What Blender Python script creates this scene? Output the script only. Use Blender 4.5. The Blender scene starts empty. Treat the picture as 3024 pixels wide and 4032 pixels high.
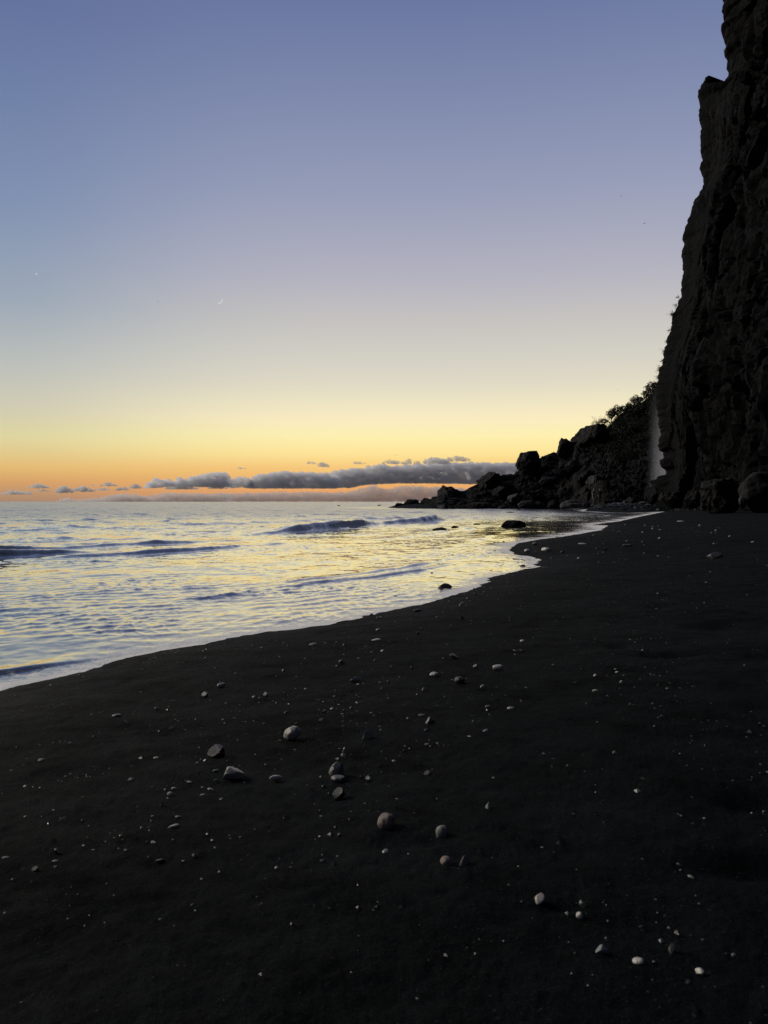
import bpy, math, random
import numpy as np
from mathutils import Vector, Matrix

random.seed(7)
RNG = np.random.default_rng(7)
SC = bpy.context.scene
COL = SC.collection
R = math.radians

# ------------------------------------------------------------------ camera
EYE = 1.0
F = 3028.0                      # focal length in pixels of the 3024x4032 photograph
PITCH = math.atan((2016 - 1975) / F)
cam = bpy.data.cameras.new('camera')
camo = bpy.data.objects.new('camera', cam)
COL.objects.link(camo)
camo.location = (0, 0, EYE)
camo.rotation_euler = (R(90) - PITCH, 0, 0)
cam.sensor_fit = 'VERTICAL'
cam.sensor_height = 36.0
cam.lens = F / 4032 * 36.0
cam.clip_start = 0.05
cam.clip_end = 40000
cam.dof.use_dof = True
cam.dof.focus_distance = 7.0
cam.dof.aperture_fstop = 9.5
SC.camera = camo
SC.view_settings.view_transform = 'Standard'
SC.view_settings.look = 'None'
SC.view_settings.exposure = 0.0
SC.view_settings.gamma = 1.0
SC.view_settings.use_curve_mapping = False
SC.cycles.use_denoising = True
SC.cycles.denoiser = 'OPENIMAGEDENOISE'
SC.cycles.denoising_input_passes = 'RGB_ALBEDO_NORMAL'
SC.cycles.denoising_prefilter = 'NONE'
SC.cycles.max_bounces = 8
SC.cycles.volume_bounces = 8
SC.cycles.transparent_max_bounces = 24


def lin(c):
    return tuple((v / 255 / 12.92) if v / 255 <= 0.04045 else ((v / 255 + 0.055) / 1.055) ** 2.4 for v in c)


# ------------------------------------------------------------------ world: the sky after sunset
W = bpy.data.worlds.new('World')
SC.world = W
W.use_nodes = True
nt = W.node_tree
nt.nodes.clear()


class NG:
    def __init__(s, nt):
        s.nt = nt

    def n(s, t, **kw):
        nd = s.nt.nodes.new(t)
        for k, v in kw.items():
            setattr(nd, k, v)
        return nd

    def l(s, a, b):
        s.nt.links.new(a, b)

    def math(s, op, a, b=None, clamp=False):
        nd = s.nt.nodes.new('ShaderNodeMath')
        nd.operation = op
        nd.use_clamp = clamp
        for i, v in enumerate((a, b)):
            if v is None:
                continue
            if isinstance(v, (int, float)):
                nd.inputs[i].default_value = v
            else:
                s.nt.links.new(v, nd.inputs[i])
        return nd.outputs[0]

    def maprange(s, v, a, b, c=0.0, d=1.0, smooth=False):
        nd = s.nt.nodes.new('ShaderNodeMapRange')
        nd.interpolation_type = 'SMOOTHSTEP' if smooth else 'LINEAR'
        s.nt.links.new(v, nd.inputs[0])
        for i, x in enumerate((a, b, c, d)):
            nd.inputs[i + 1].default_value = x
        return nd.outputs[0]

    def ramp(s, v, stops):
        nd = s.nt.nodes.new('ShaderNodeValToRGB')
        s.nt.links.new(v, nd.inputs[0])
        cr = nd.color_ramp
        while len(cr.elements) < len(stops):
            cr.elements.new(0.5)
        for e, (p, c) in zip(cr.elements, sorted(stops)):
            e.position = p
            e.color = (*c, 1)
        return nd.outputs[0]

    def mix(s, f, a, b):
        nd = s.nt.nodes.new('ShaderNodeMix')
        nd.data_type = 'RGBA'
        for sock, v in ((nd.inputs[0], f), (nd.inputs[6], a), (nd.inputs[7], b)):
            if hasattr(v, 'is_linked'):
                s.nt.links.new(v, sock)
            elif isinstance(v, (int, float)):
                sock.default_value = v
            else:
                sock.default_value = (*v, 1)
        return nd.outputs[2]

    def noise(s, vec, scale, detail=4, rough=0.55):
        nd = s.nt.nodes.new('ShaderNodeTexNoise')
        nd.inputs['Scale'].default_value = scale
        nd.inputs['Detail'].default_value = detail
        nd.inputs['Roughness'].default_value = rough
        if vec is not None:
            s.nt.links.new(vec, nd.inputs['Vector'])
        return nd.outputs['Fac']


def sinel(y, x):
    """sine of the elevation of photo pixel (x, y) given on the 1659-wide scale"""
    a, b = (x - 829.5) / 1661, (1083 - y) / 1661
    return b / math.sqrt(1 + a * a + b * b)


g = NG(nt)
tc = g.n('ShaderNodeTexCoord')
sep = g.n('ShaderNodeSeparateXYZ')
g.l(tc.outputs['Generated'], sep.inputs[0])
dx, dy, dz = sep.outputs
hyp = g.math('SQRT', g.math('ADD', g.math('MULTIPLY', dx, dx), g.math('ADD', g.math('MULTIPLY', dy, dy), 1e-6)))
GA = R(7)                        # azimuth of the afterglow, a little right of straight ahead
cosaz = g.math('DIVIDE', g.math('ADD', g.math('MULTIPLY', dx, math.sin(GA)), g.math('MULTIPLY', dy, math.cos(GA))), hyp)
CEN = [(6, (106, 119, 161)), (219, (127, 138, 173)), (417, (150, 157, 184)), (603, (180, 179, 192)), (691, (197, 194, 192)), (762, (209, 206, 196)),
       (829, (224, 217, 197)), (867, (237, 228, 196)), (905, (250, 236, 194)), (944, (254, 240, 176)), (982, (254, 227, 150)), (1010, (247, 200, 124)), (1032, (240, 184, 110)),
       (1060, (232, 165, 104)), (1083, (212, 146, 110))]
LEF = [(6, (99, 115, 158)), (219, (113, 130, 168)), (439, (129, 146, 178)), (647, (156, 168, 183)), (779, (186, 190, 187)), (878, (208, 203, 180)), (944, (223, 213, 160)),
       (985, (226, 198, 136)), (1009, (228, 187, 117)), (1040, (214, 161, 106)), (1083, (166, 135, 113))]
BACK = [(0.0, (52, 54, 64)), (0.12, (60, 60, 72)), (0.3, (62, 66, 84)), (0.6, (60, 67, 92))]
ZEN = (68, 75, 98)
rc = g.ramp(dz, [(max(0, sinel(y, 900)), lin(c)) for y, c in CEN] + [(1.0, lin(ZEN))])
rl = g.ramp(dz, [(max(0, sinel(y, 40)), lin(c)) for y, c in LEF] + [(1.0, lin(ZEN))])
rb = g.ramp(dz, [(p, lin(c)) for p, c in BACK] + [(1.0, lin(ZEN))])
front = g.mix(g.maprange(cosaz, 0.83, 0.995, 0, 1, True), rl, rc)
sky = g.mix(g.maprange(cosaz, -0.25, 0.80, 0, 1, True), rb, front)
below = g.mix(g.maprange(dz, -0.02, 0.0), (0.02, 0.022, 0.028), sky)
bg = g.n('ShaderNodeBackground')
g.l(below, bg.inputs['Color'])
bg.inputs['Strength'].default_value = 1.0
out = g.n('ShaderNodeOutputWorld')
g.l(bg.outputs[0], out.inputs[0])

# the sun itself is under the horizon: the light left is the broad soft glow of the open sea side, out of frame to the left
sun = bpy.data.lights.new('sun', 'SUN')
sun.energy = 2.4
sun.angle = R(24)
sun.color = (1.0, 0.90, 0.76)
suno = bpy.data.objects.new('sun', sun)
COL.objects.link(suno)
SUN_AZ, SUN_EL = -68, 27
suno.rotation_euler = (R(90 - SUN_EL), 0, -R(SUN_AZ + 180))

# ------------------------------------------------------------------ helpers
CR = Matrix.Rotation(R(90) - PITCH, 3, 'X')


def ray(px, py):
    d = CR @ Vector(((px - 1512) / F, (2016 - py) / F, -1))
    return np.array(d)


def at(px, py, Y):
    d = ray(px, py)
    return np.array((0, 0, EYE)) + d * (Y / d[1])


_perm = np.concatenate([np.random.default_rng(3).permutation(256)] * 3)
_gr = np.random.default_rng(4).normal(size=(256, 3))
_gr /= np.linalg.norm(_gr, axis=1)[:, None]


def perlin(p):
    p = np.asarray(p, float)
    i = np.floor(p).astype(np.int64)
    f = p - i
    i &= 255
    u = f * f * f * (f * (f * 6 - 15) + 10)
    r = 0
    for a in (0, 1):
        for b in (0, 1):
            for c in (0, 1):
                h = _perm[_perm[_perm[i[:, 0] + a] + i[:, 1] + b] + i[:, 2] + c]
                w = (u[:, 0] if a else 1 - u[:, 0]) * (u[:, 1] if b else 1 - u[:, 1]) * (u[:, 2] if c else 1 - u[:, 2])
                gg = _gr[h]
                r = r + w * (gg[:, 0] * (f[:, 0] - a) + gg[:, 1] * (f[:, 1] - b) + gg[:, 2] * (f[:, 2] - c))
    return r * 1.5


def fbm(p, oct=4, gain=0.5, ridged=False):
    p = np.asarray(p, float)
    s, a, k = 0, 1.0, 1.0
    for o in range(oct):
        n = perlin(p * k + o * 17.3)
        s = s + a * ((1 - 2 * np.abs(n)) if ridged else n)
        a *= gain
        k *= 2.03
    return s


def cells(p, seed=0):
    """2-D Voronoi: (cell random 0..1, second cell random, distance to the cell border, local offset)"""
    p = np.asarray(p, float)
    i = np.floor(p).astype(np.int64)
    best = np.full(len(p), 9.0)
    sec = np.full(len(p), 9.0)
    rid = np.zeros(len(p))
    rid2 = np.zeros(len(p))
    off = np.zeros((len(p), 2))
    for a in (-1, 0, 1):
        for b in (-1, 0, 1):
            c = i + np.array((a, b))
            h = _perm[_perm[(c[:, 0] + seed) & 255] + (c[:, 1] & 255)]
            h2 = _perm[h + 57]
            q = c + np.stack([h / 255.0, h2 / 255.0], 1)
            d = q - p
            dd = np.hypot(d[:, 0], d[:, 1])
            m = dd < best
            sec = np.where(m, best, np.minimum(sec, dd))
            best = np.where(m, dd, best)
            rid = np.where(m, _perm[h + 91] / 255.0, rid)
            rid2 = np.where(m, _perm[h2 + 33] / 255.0, rid2)
            off = np.where(m[:, None], d, off)
    return rid, rid2, sec - best, off


def mk_mesh(name, V, Fc, smooth=True):
    V = np.asarray(V, np.float32)
    Fc = np.asarray(Fc, np.int32)
    me = bpy.data.meshes.new(name)
    k = Fc.shape[1]
    me.vertices.add(len(V))
    me.vertices.foreach_set('co', V.ravel())
    me.loops.add(Fc.size)
    me.loops.foreach_set('vertex_index', Fc.ravel())
    me.polygons.add(len(Fc))
    me.polygons.foreach_set('loop_start', np.arange(0, Fc.size, k, dtype=np.int32))
    me.update(calc_edges=True)
    me.polygons.foreach_set('use_smooth', np.full(len(Fc), smooth))
    me.validate()
    return me


def grid_faces(nr, nc, wrap=False):
    a = np.arange(nr * nc).reshape(nr, nc)
    if wrap:
        a = np.concatenate([a, a[:, :1]], 1)
    return np.stack([a[:-1, :-1], a[:-1, 1:], a[1:, 1:], a[1:, :-1]], -1).reshape(-1, 4)


def attr(me, name, v):
    at_ = me.attributes.new(name, 'FLOAT', 'POINT')
    at_.data.foreach_set('value', np.asarray(v, np.float32))


def obj(name, me, m=None, parent=None):
    o = bpy.data.objects.new(name, me)
    COL.objects.link(o)
    if m is not None:
        if len(me.materials) == 0:
            me.materials.append(m)
    if parent is not None:
        o.parent = parent
    return o


def empty(name, loc):
    o = bpy.data.objects.new(name, None)
    o.location = loc
    o.empty_display_size = 0.1
    COL.objects.link(o)
    return o


def tag(o, label=None, cat=None, group=None, kind=None):
    for k, v in (('label', label), ('category', cat), ('group', group), ('kind', kind)):
        if v:
            o[k] = v
    return o


def mat(name):
    m = bpy.data.materials.new(name)
    m.use_nodes = True
    n = NG(m.node_tree)
    n.b = m.node_tree.nodes['Principled BSDF']
    n.o = m.node_tree.nodes['Material Output']
    n.tc = n.n('ShaderNodeTexCoord')
    return m, n


def bump(n, h, strength, dist, into=None):
    b = n.n('ShaderNodeBump')
    b.inputs['Strength'].default_value = strength
    b.inputs['Distance'].default_value = dist
    n.l(h, b.inputs['Height'])
    if into is not None:
        n.l(into, b.inputs['Normal'])
    return b.outputs[0]


def scaled(n, s, src='Object'):
    m = n.n('ShaderNodeMapping')
    m.inputs['Scale'].default_value = s
    n.l(n.tc.outputs[src], m.inputs['Vector'])
    return m.outputs[0]


def smoothstep(a, b, x):
    t = np.clip((x - a) / (b - a), 0, 1)
    return t * t * (3 - 2 * t)


# ------------------------------------------------------------------ shoreline and beach height
SHORE_PX = [(0, 2718), (100, 2697), (199, 2673), (298, 2650), (400, 2617), (506, 2587), (620, 2562), (750, 2542), (850, 2523),
            (949, 2506), (1100, 2485), (1266, 2463), (1390, 2438), (1500, 2411), (1590, 2393), (1684, 2371), (1770, 2347),
            (1849, 2325), (1895, 2308), (1935, 2284), (1925, 2276), (1985, 2259), (2042, 2248), (2125, 2231), (2092, 2226),
            (2134, 2205), (2088, 2192), (2030, 2186), (2000, 2166), (2042, 2138), (2130, 2123), (2216, 2113), (2300, 2099),
            (2363, 2088), (2396, 2069), (2330, 2066), (2440, 2052), (2510, 2036), (2560, 2026), (2621, 2014), (2485, 2020),
            (2393, 2018), (2300, 2012), (2316, 2006), (2252, 2003.5), (2100, 2001.5), (1900, 2001), (1700, 2003), (1560, 2001)]
SH = [(-40.0, -60.0), (-12.0, -14.0), (-5.2, -2.0), (-3.1, 2.2)]
for px, py in SHORE_PX:
    Y = EYE * F / (py - 1975)
    SH.append(((px - 1512) / F * Y, Y))
SH += [(0.5, 128.0), (4.0, 140.0), (30.0, 170.0), (120.0, 260.0), (400.0, 500.0)]
SH = np.array(SH)
LAND = np.concatenate([SH, [(600.0, 500.0), (600.0, -200.0), (-40.0, -200.0)]])


def shore_dist(P):
    """signed distance to the shoreline, positive on land"""
    P = np.asarray(P, float)
    d2 = np.full(len(P), 1e12)
    for a, b in zip(SH[:-1], SH[1:]):
        e = b - a
        t = np.clip(((P - a) @ e) / (e @ e), 0, 1)
        q = P - a - t[:, None] * e
        d2 = np.minimum(d2, (q * q).sum(1))
    inside = np.zeros(len(P), bool)
    for a, b in zip(LAND, np.roll(LAND, -1, 0)):
        c = (a[1] > P[:, 1]) != (b[1] > P[:, 1])
        with np.errstate(divide='ignore', invalid='ignore'):
            x = (b[0] - a[0]) * (P[:, 1] - a[1]) / (b[1] - a[1]) + a[0]
        inside ^= c & (P[:, 0] < x)
    d = np.sqrt(d2)
    return np.where(inside, d, -d)


DENTS = []     # (x, y, rx, ry, depth) hollows in the sand


def sand_z(P, s=None):
    P = np.asarray(P, float)
    if s is None:
        s = shore_dist(P)
    far = smoothstep(70, 92, P[:, 1])
    k = 0.105 + 0.28 * far
    zm = 0.72 + 0.13 * far
    z = np.where(s > 0, zm * (1 - np.exp(-np.maximum(s, 0) * k / zm)), np.maximum(s * 0.09, -2.5))
    for x, y, rx, ry, dp in DENTS:
        z = z - dp * np.exp(-((P[:, 0] - x) / rx) ** 2 - ((P[:, 1] - y) / ry) ** 2)
    return z


_rr = np.geomspace(0.6, 140, 500)


def ground(px, py, water=True):
    d = ray(px, py)
    h = math.hypot(d[0], d[1])
    P = np.outer(_rr, d[:2] / h)
    zr = EYE + _rr * d[2] / h
    zs = sand_z(P)
    if water:
        zs = np.maximum(zs, 0)
    k = np.nonzero(zr < zs)[0]
    if len(k) == 0:
        return np.array((P[-1, 0], P[-1, 1], zs[-1]))
    k = max(k[0], 1)
    a, b = zr[k - 1] - zs[k - 1], zr[k] - zs[k]
    t = a / (a - b)
    r = _rr[k - 1] + t * (_rr[k] - _rr[k - 1])
    p = d[:2] / h * r
    return np.array((p[0], p[1], EYE + r * d[2] / h))


for px, py, w, h, dp in ((2585, 2384, 60, 9, 0.030), (2815, 2462, 90, 14, 0.035), (2650, 2573, 120, 12, 0.035), (2975, 2577, 70, 12, .03),
                         (2430, 2543, 50, 10, 0.02), (2960, 3150, 140, 36, 0.03), (2950, 3400, 190, 40, 0.03), (1620, 3320, 120, 30, 0.012),
                         (1540, 3290, 60, 30, 0.010), (2230, 2060, 40, 5, 0.03), (2700, 2187, 90, 16, 0.04), (2500, 2350, 60, 8, 0.02),
                         (900, 3078, 90, 20, .008), (1290, 3140, 60, 20, .008), (620, 3395, 60, 20, .01), (2180, 3570, 90, 20, .01)):
    p = ground(px, py)
    r = math.hypot(p[0], p[1])
    DENTS.append((p[0], p[1], w * r / F, h * r / F * r / 0.75 * 0.9, dp))

# ------------------------------------------------------------------ materials
def rock_mat(name, c1, c2, rough=0.6, sc=6.0, bs=0.35, bd=0.02, rand=0.0, spec=0.5):
    m, n = mat(name)
    v = n.tc.outputs['Object']
    f = n.noise(v, sc, 6, 0.6)
    col = n.mix(n.maprange(f, 0.35, 0.68), c1, c2)
    if rand:
        oi = n.n('ShaderNodeObjectInfo')
        hsv = n.n('ShaderNodeHueSaturation')
        n.l(col, hsv.inputs['Color'])
        n.l(n.maprange(oi.outputs['Random'], 0, 1, 1 - rand, 1 + rand), hsv.inputs['Value'])
        col = hsv.outputs[0]
    n.l(col, n.b.inputs['Base Color'])
    n.l(n.maprange(n.noise(v, sc * 2.3, 3), 0.3, 0.7, rough - 0.1, rough + 0.12), n.b.inputs['Roughness'])
    n.b.inputs['Specular IOR Level'].default_value = spec
    h = n.noise(v, sc * 3, 8, 0.65)
    n.l(bump(n, h, bs, bd), n.b.inputs['Normal'])
    return m


def sand_mat():
    m, n = mat('black_sand')
    v = n.tc.outputs['Object']
    a = n.n('ShaderNodeAttribute', attribute_name='shore')
    wet = n.maprange(a.outputs['Fac'], 0.05, 1.3, 1.0, 0.0, True)
    big = n.noise(v, 0.9, 4)
    fine = n.noise(v, 420.0, 2, 0.7)
    col = n.mix(n.maprange(big, 0.35, 0.65), (0.0004, 0.0007, 0.0009), (0.0009, 0.0014, 0.0017))
    col = n.mix(n.maprange(n.noise(v, 26.0, 4, 0.7), 0.3, 0.7), (0.0004, 0.0006, 0.0007), col)
    grain_glint = n.noise(v, 190.0, 3, 0.7)
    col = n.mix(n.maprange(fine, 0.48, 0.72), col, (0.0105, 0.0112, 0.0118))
    col = n.mix(n.maprange(grain_glint, 0.63, 0.72), col, (0.045, 0.046, 0.047))  # sparse bright grains: glints on the sand put into its colour
    col = n.mix(n.math('MULTIPLY', wet, 0.7), col, (0.0018, 0.0021, 0.0025))
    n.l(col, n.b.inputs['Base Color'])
    n.l(n.maprange(wet, 0, 1, 0.97, 0.8), n.b.inputs['Roughness'])
    damp = n.math('ADD', n.math('MULTIPLY', n.noise(scaled(n, (1.2, 2.2, 1)), 1.4, 5, 0.65), 0.5), n.math('MULTIPLY', n.noise(v, 9.0, 5, 0.7), 0.5))
    n.l(n.maprange(damp, 0.36, 0.64, 0.03, 0.145), n.b.inputs['Specular IOR Level'])
    n.b.inputs['Specular Tint'].default_value = (0.60, 0.84, 1.0, 1)
    h = n.math('ADD', n.math('MULTIPLY', fine, 0.35), n.math('MULTIPLY', n.noise(v, 70.0, 5, 0.65), 1.0))
    nb = bump(n, h, 0.95, 0.010)
    n.l(nb, n.b.inputs['Normal'])
    return m


def sea_mat():
    m, n = mat('sea_water')
    v = n.tc.outputs['Object']
    n.b.inputs['Base Color'].default_value = (0.006, 0.010, 0.014, 1)
    rg = n.n('ShaderNodeAttribute', attribute_name='rough')
    n.l(rg.outputs['Fac'], n.b.inputs['Roughness'])
    n.l(rg.outputs['Fac'], n.b.inputs['Coat Roughness'])
    n.b.inputs['IOR'].default_value = 1.42
    rot = n.n('ShaderNodeMapping')
    rot.inputs['Rotation'].default_value = (0, 0, R(-24))
    n.l(v, rot.inputs['Vector'])

    def sm(sc):
        mp = n.n('ShaderNodeMapping')
        mp.inputs['Scale'].default_value = sc
        n.l(rot.outputs[0], mp.inputs['Vector'])
        return mp.outputs[0]
    chop = n.n('ShaderNodeAttribute', attribute_name='chop')
    geo = n.n('ShaderNodeNewGeometry')

    def tilt(sc, amp):
        t = n.n('ShaderNodeTexNoise')
        t.inputs['Scale'].default_value = 1.0
        t.inputs['Detail'].default_value = 3
        t.inputs['Roughness'].default_value = 0.6
        n.l(sm(sc), t.inputs['Vector'])
        a = n.n('ShaderNodeVectorMath', operation='SUBTRACT')
        n.l(t.outputs['Color'], a.inputs[0])
        a.inputs[1].default_value = (0.5, 0.5, 0.5)
        b = n.n('ShaderNodeVectorMath', operation='MULTIPLY')
        n.l(a.outputs[0], b.inputs[0])
        b.inputs[1].default_value = (amp * 0.8, amp, 0)
        return b.outputs[0]
    ad = n.n('ShaderNodeVectorMath', operation='ADD')
    n.l(tilt((3.4, 2.4, 1), 0.26), ad.inputs[0])
    a2 = n.n('ShaderNodeVectorMath', operation='ADD')
    n.l(tilt((12.0, 9.0, 1), 0.34), a2.inputs[0])
    n.l(tilt((0.5, 0.5, 1), 0.22), a2.inputs[1])
    n.l(a2.outputs[0], ad.inputs[1])
    sc_ = n.n('ShaderNodeVectorMath', operation='SCALE')
    n.l(ad.outputs[0], sc_.inputs[0])
    n.l(chop.outputs['Fac'], sc_.inputs['Scale'])
    su = n.n('ShaderNodeVectorMath', operation='ADD')
    n.l(geo.outputs['Normal'], su.inputs[0])
    n.l(sc_.outputs[0], su.inputs[1])
    no = n.n('ShaderNodeVectorMath', operation='NORMALIZE')
    n.l(su.outputs[0], no.inputs[0])
    n.l(no.outputs[0], n.b.inputs['Normal'])
    n.b.inputs['Coat Weight'].default_value = 1.0
    n.b.inputs['Coat IOR'].default_value = 1.9
    n.l(no.outputs[0], n.b.inputs['Coat Normal'])
    # foam
    fa = n.n('ShaderNodeAttribute', attribute_name='foam')
    lace = n.noise(v, 13.0, 6, 0.72)
    ff = n.math('SUBTRACT', n.math('ADD', fa.outputs['Fac'], n.math('MULTIPLY', n.math('SUBTRACT', lace, 0.5), 1.7)), 0.33)
    ff = n.math('MULTIPLY', n.maprange(ff, 0.0, 0.25), n.maprange(fa.outputs['Fac'], 0.02, 0.2))
    fo = n.n('ShaderNodeBsdfDiffuse')
    fo.inputs['Color'].default_value = (0.88, 0.88, 0.88, 1)
    n.l(bump(n, n.noise(v, 60, 3), 0.5, 0.01), fo.inputs['Normal'])
    mx = n.n('ShaderNodeMixShader')
    n.l(ff, mx.inputs[0])
    n.l(n.b.outputs[0], mx.inputs[1])
    n.l(fo.outputs[0], mx.inputs[2])
    n.l(mx.outputs[0], n.o.inputs['Surface'])
    return m


def cliff_mat():
    m, n = mat('basalt_cliff')
    v = scaled(n, (1, 1, 0.55))
    f = n.noise(v, 0.35, 7, 0.65)
    f2 = n.noise(v, 1.7, 6, 0.65)
    col = n.mix(n.maprange(f, 0.42, 0.62), (0.0012, 0.0014, 0.0017), (0.0046, 0.0049, 0.0054))
    col = n.mix(n.math('MULTIPLY', n.maprange(f2, 0.56, 0.70), n.maprange(n.noise(v, 0.12, 3), 0.42, 0.62)), col, (0.027, 0.0275, 0.028))
    col = n.mix(n.maprange(n.noise(v, 0.6, 5, 0.6), 0.58, 0.66), col, (0.003, 0.004, 0.004))
    n.l(col, n.b.inputs['Base Color'])
    n.b.inputs['Roughness'].default_value = 0.9
    n.b.inputs['Specular IOR Level'].default_value = 0.08
    b1 = bump(n, n.noise(v, 2.2, 8, 0.7), 0.9, 0.35)
    n.l(b1, n.b.inputs['Normal'])
    return m


def plain(name, c, rough=0.7, spec=0.4, var=0.25, sc=20.0):
    m, n = mat(name)
    f = n.noise(n.tc.outputs['Object'], sc, 4)
    n.l(n.mix(f, tuple(x * (1 - var) for x in c), tuple(x * (1 + var) for x in c)), n.b.inputs['Base Color'])
    n.b.inputs['Roughness'].default_value = rough
    n.b.inputs['Specular IOR Level'].default_value = spec
    return m


def emit(name, c, s):
    m, n = mat(name)
    e = n.n('ShaderNodeEmission')
    e.inputs['Color'].default_value = (*c, 1)
    e.inputs['Strength'].default_value = s
    n.l(e.outputs[0], n.o.inputs['Surface'])
    return m


def cloud_mat(name, c, dens):
    """drops of water in air: scatters light all through its body"""
    m, n = mat(name)
    m.node_tree.nodes.remove(n.b)
    v = n.n('ShaderNodeVolumePrincipled')
    v.inputs['Color'].default_value = (*c, 1)
    v.inputs['Density'].default_value = dens
    v.inputs['Anisotropy'].default_value = 0.5
    n.l(v.outputs[0], n.o.inputs['Volume'])
    return m


M = dict(
    sand=sand_mat(), sea=sea_mat(), cliff=cliff_mat(),
    pale=rock_mat('pale_stone', (0.26, 0.255, 0.23), (0.54, 0.52, 0.46), 0.22, 9, 0.25, 0.02, 0.25),
    grey=rock_mat('grey_stone', (0.07, 0.07, 0.07), (0.22, 0.217, 0.20), 0.26, 9, 0.3, 0.02, 0.3),
    dark=rock_mat('dark_stone', (0.018, 0.018, 0.018), (0.04, 0.039, 0.038), 0.3, 9, 0.35, 0.02, 0.3),
    brown=rock_mat('brown_stone', (0.11, 0.085, 0.075), (0.20, 0.16, 0.14), 0.6, 7, 0.3, 0.02, 0.15),
    green=rock_mat('greenish_stone', (0.12, 0.135, 0.115), (0.24, 0.25, 0.21), 0.5, 7, 0.3, 0.02, 0.15),
    blue=rock_mat('bluish_stone', (0.12, 0.135, 0.15), (0.22, 0.24, 0.26), 0.55, 8, 0.3, 0.02, 0.1),
    boulder=rock_mat('basalt_boulder', (0.002, 0.0022, 0.0025), (0.0064, 0.0066, 0.0068), 0.88, 1.4, 0.6, 0.15, 0.3, 0.3),
    slab=rock_mat('grey_slab', (0.010, 0.0105, 0.011), (0.045, 0.044, 0.042), 0.8, 1.6, 0.5, 0.1, 0.25),
    headland=rock_mat('headland_rock', (0.0020, 0.0023, 0.0026), (0.0068, 0.0073, 0.0077), 0.92, 0.7, 0.8, 0.3, 0, 0.25),
    leaf=plain('leaf', (0.012, 0.018, 0.008), 0.7, 0.15, 0.4, 3.0),
    twig=plain('twig', (0.05, 0.042, 0.032), 0.8, 0.2),
    drygrass=plain('dry_grass', (0.10, 0.09, 0.055), 0.8, 0.2),
)

# ------------------------------------------------------------------ the beach
az = np.concatenate([np.linspace(-180, -46, 40, endpoint=False), np.linspace(-46, -33, 60, endpoint=False),
                     np.linspace(-33, 31, 620, endpoint=False), np.linspace(31, 46, 70, endpoint=False), np.linspace(46, 180, 40)])
azr = np.radians(az)
rad = np.concatenate([[0.02], np.geomspace(0.35, 170, 640), [300, 600]])
PX = np.outer(rad, np.sin(azr)).ravel()
PY = np.outer(rad, np.cos(azr)).ravel()
P2 = np.stack([PX, PY], 1)
s = shore_dist(P2)
z = sand_z(P2, s)
P3 = np.stack([PX, PY, np.zeros_like(PX)], 1)
rr_ = np.hypot(PX, PY)
damp = smoothstep(0.0, 0.8, s)
z += damp * (0.012 * fbm(P3 * 0.9, 3) + 0.006 * fbm(P3 * 5.0, 3) * np.exp(-rr_ / 25))
z += damp * np.exp(-rr_ / 11) * (0.0035 * fbm(P3 * 24, 3) + 0.0042 * np.maximum(fbm(P3 * 52 + 5, 2) - 0.15, 0))
z += (0.004 * fbm(P3 * 1.2, 2) + 0.004 * fbm(P3 * 6.0 + 3, 3)) * smoothstep(-2, 0, s) * (1 - damp)
V = np.stack([PX, PY, z], 1)
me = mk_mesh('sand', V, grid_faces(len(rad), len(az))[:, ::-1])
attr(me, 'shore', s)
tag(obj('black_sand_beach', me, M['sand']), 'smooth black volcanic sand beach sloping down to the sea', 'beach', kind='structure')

# ------------------------------------------------------------------ the sea
saz = np.concatenate([np.linspace(-180, -50, 50, endpoint=False), np.linspace(-50, -32, 60, endpoint=False),
                      np.linspace(-32, 22, 760, endpoint=False), np.linspace(22, 60, 60)])
sazr = np.radians(saz)
srad = np.concatenate([np.geomspace(1.5, 60, 760, endpoint=False), np.geomspace(60, 600, 260, endpoint=False), np.geomspace(600, 14000, 60)])
SX = np.outer(srad, np.sin(sazr)).ravel()
SY = np.outer(srad, np.cos(sazr)).ravel()
S2 = np.stack([SX, SY], 1)
sd = -shore_dist(S2)             # positive offshore
S3 = np.stack([SX, SY, np.zeros_like(SX)], 1)
sr = np.hypot(SX, SY)
sz = np.zeros(len(SX))
off = smoothstep(0.4, 14, sd)
wr = np.random.default_rng(21)
base_a = math.atan2(-5, 11)      # waves run in towards the beach
patch = 0.65 + 0.7 * fbm(S3 * 0.12 + 3.1, 3)
for k in range(46):
    lam = 0.45 * (14 / 0.45) ** (k / 45) * wr.uniform(0.9, 1.1)
    th = base_a + wr.normal(0, 0.55 if lam > 2 else 0.8)
    kk = 2 * math.pi / lam
    amp = 0.0046 * lam ** 0.75 * wr.uniform(0.6, 1.3) * 0.70
    lim = np.clip((2.6 * lam * 60 - sr) / (lam * 60), 0, 1)      # let unresolved ripples fade with distance
    sz += amp * np.sin(kk * (SX * math.cos(th) + SY * math.sin(th)) + wr.uniform(0, 6.28) + 1.5 * perlin(S3 / (lam * 3) + k)) * lim * (off if lam > 1.2 else (0.25 + 0.75 * off)) * patch
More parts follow.
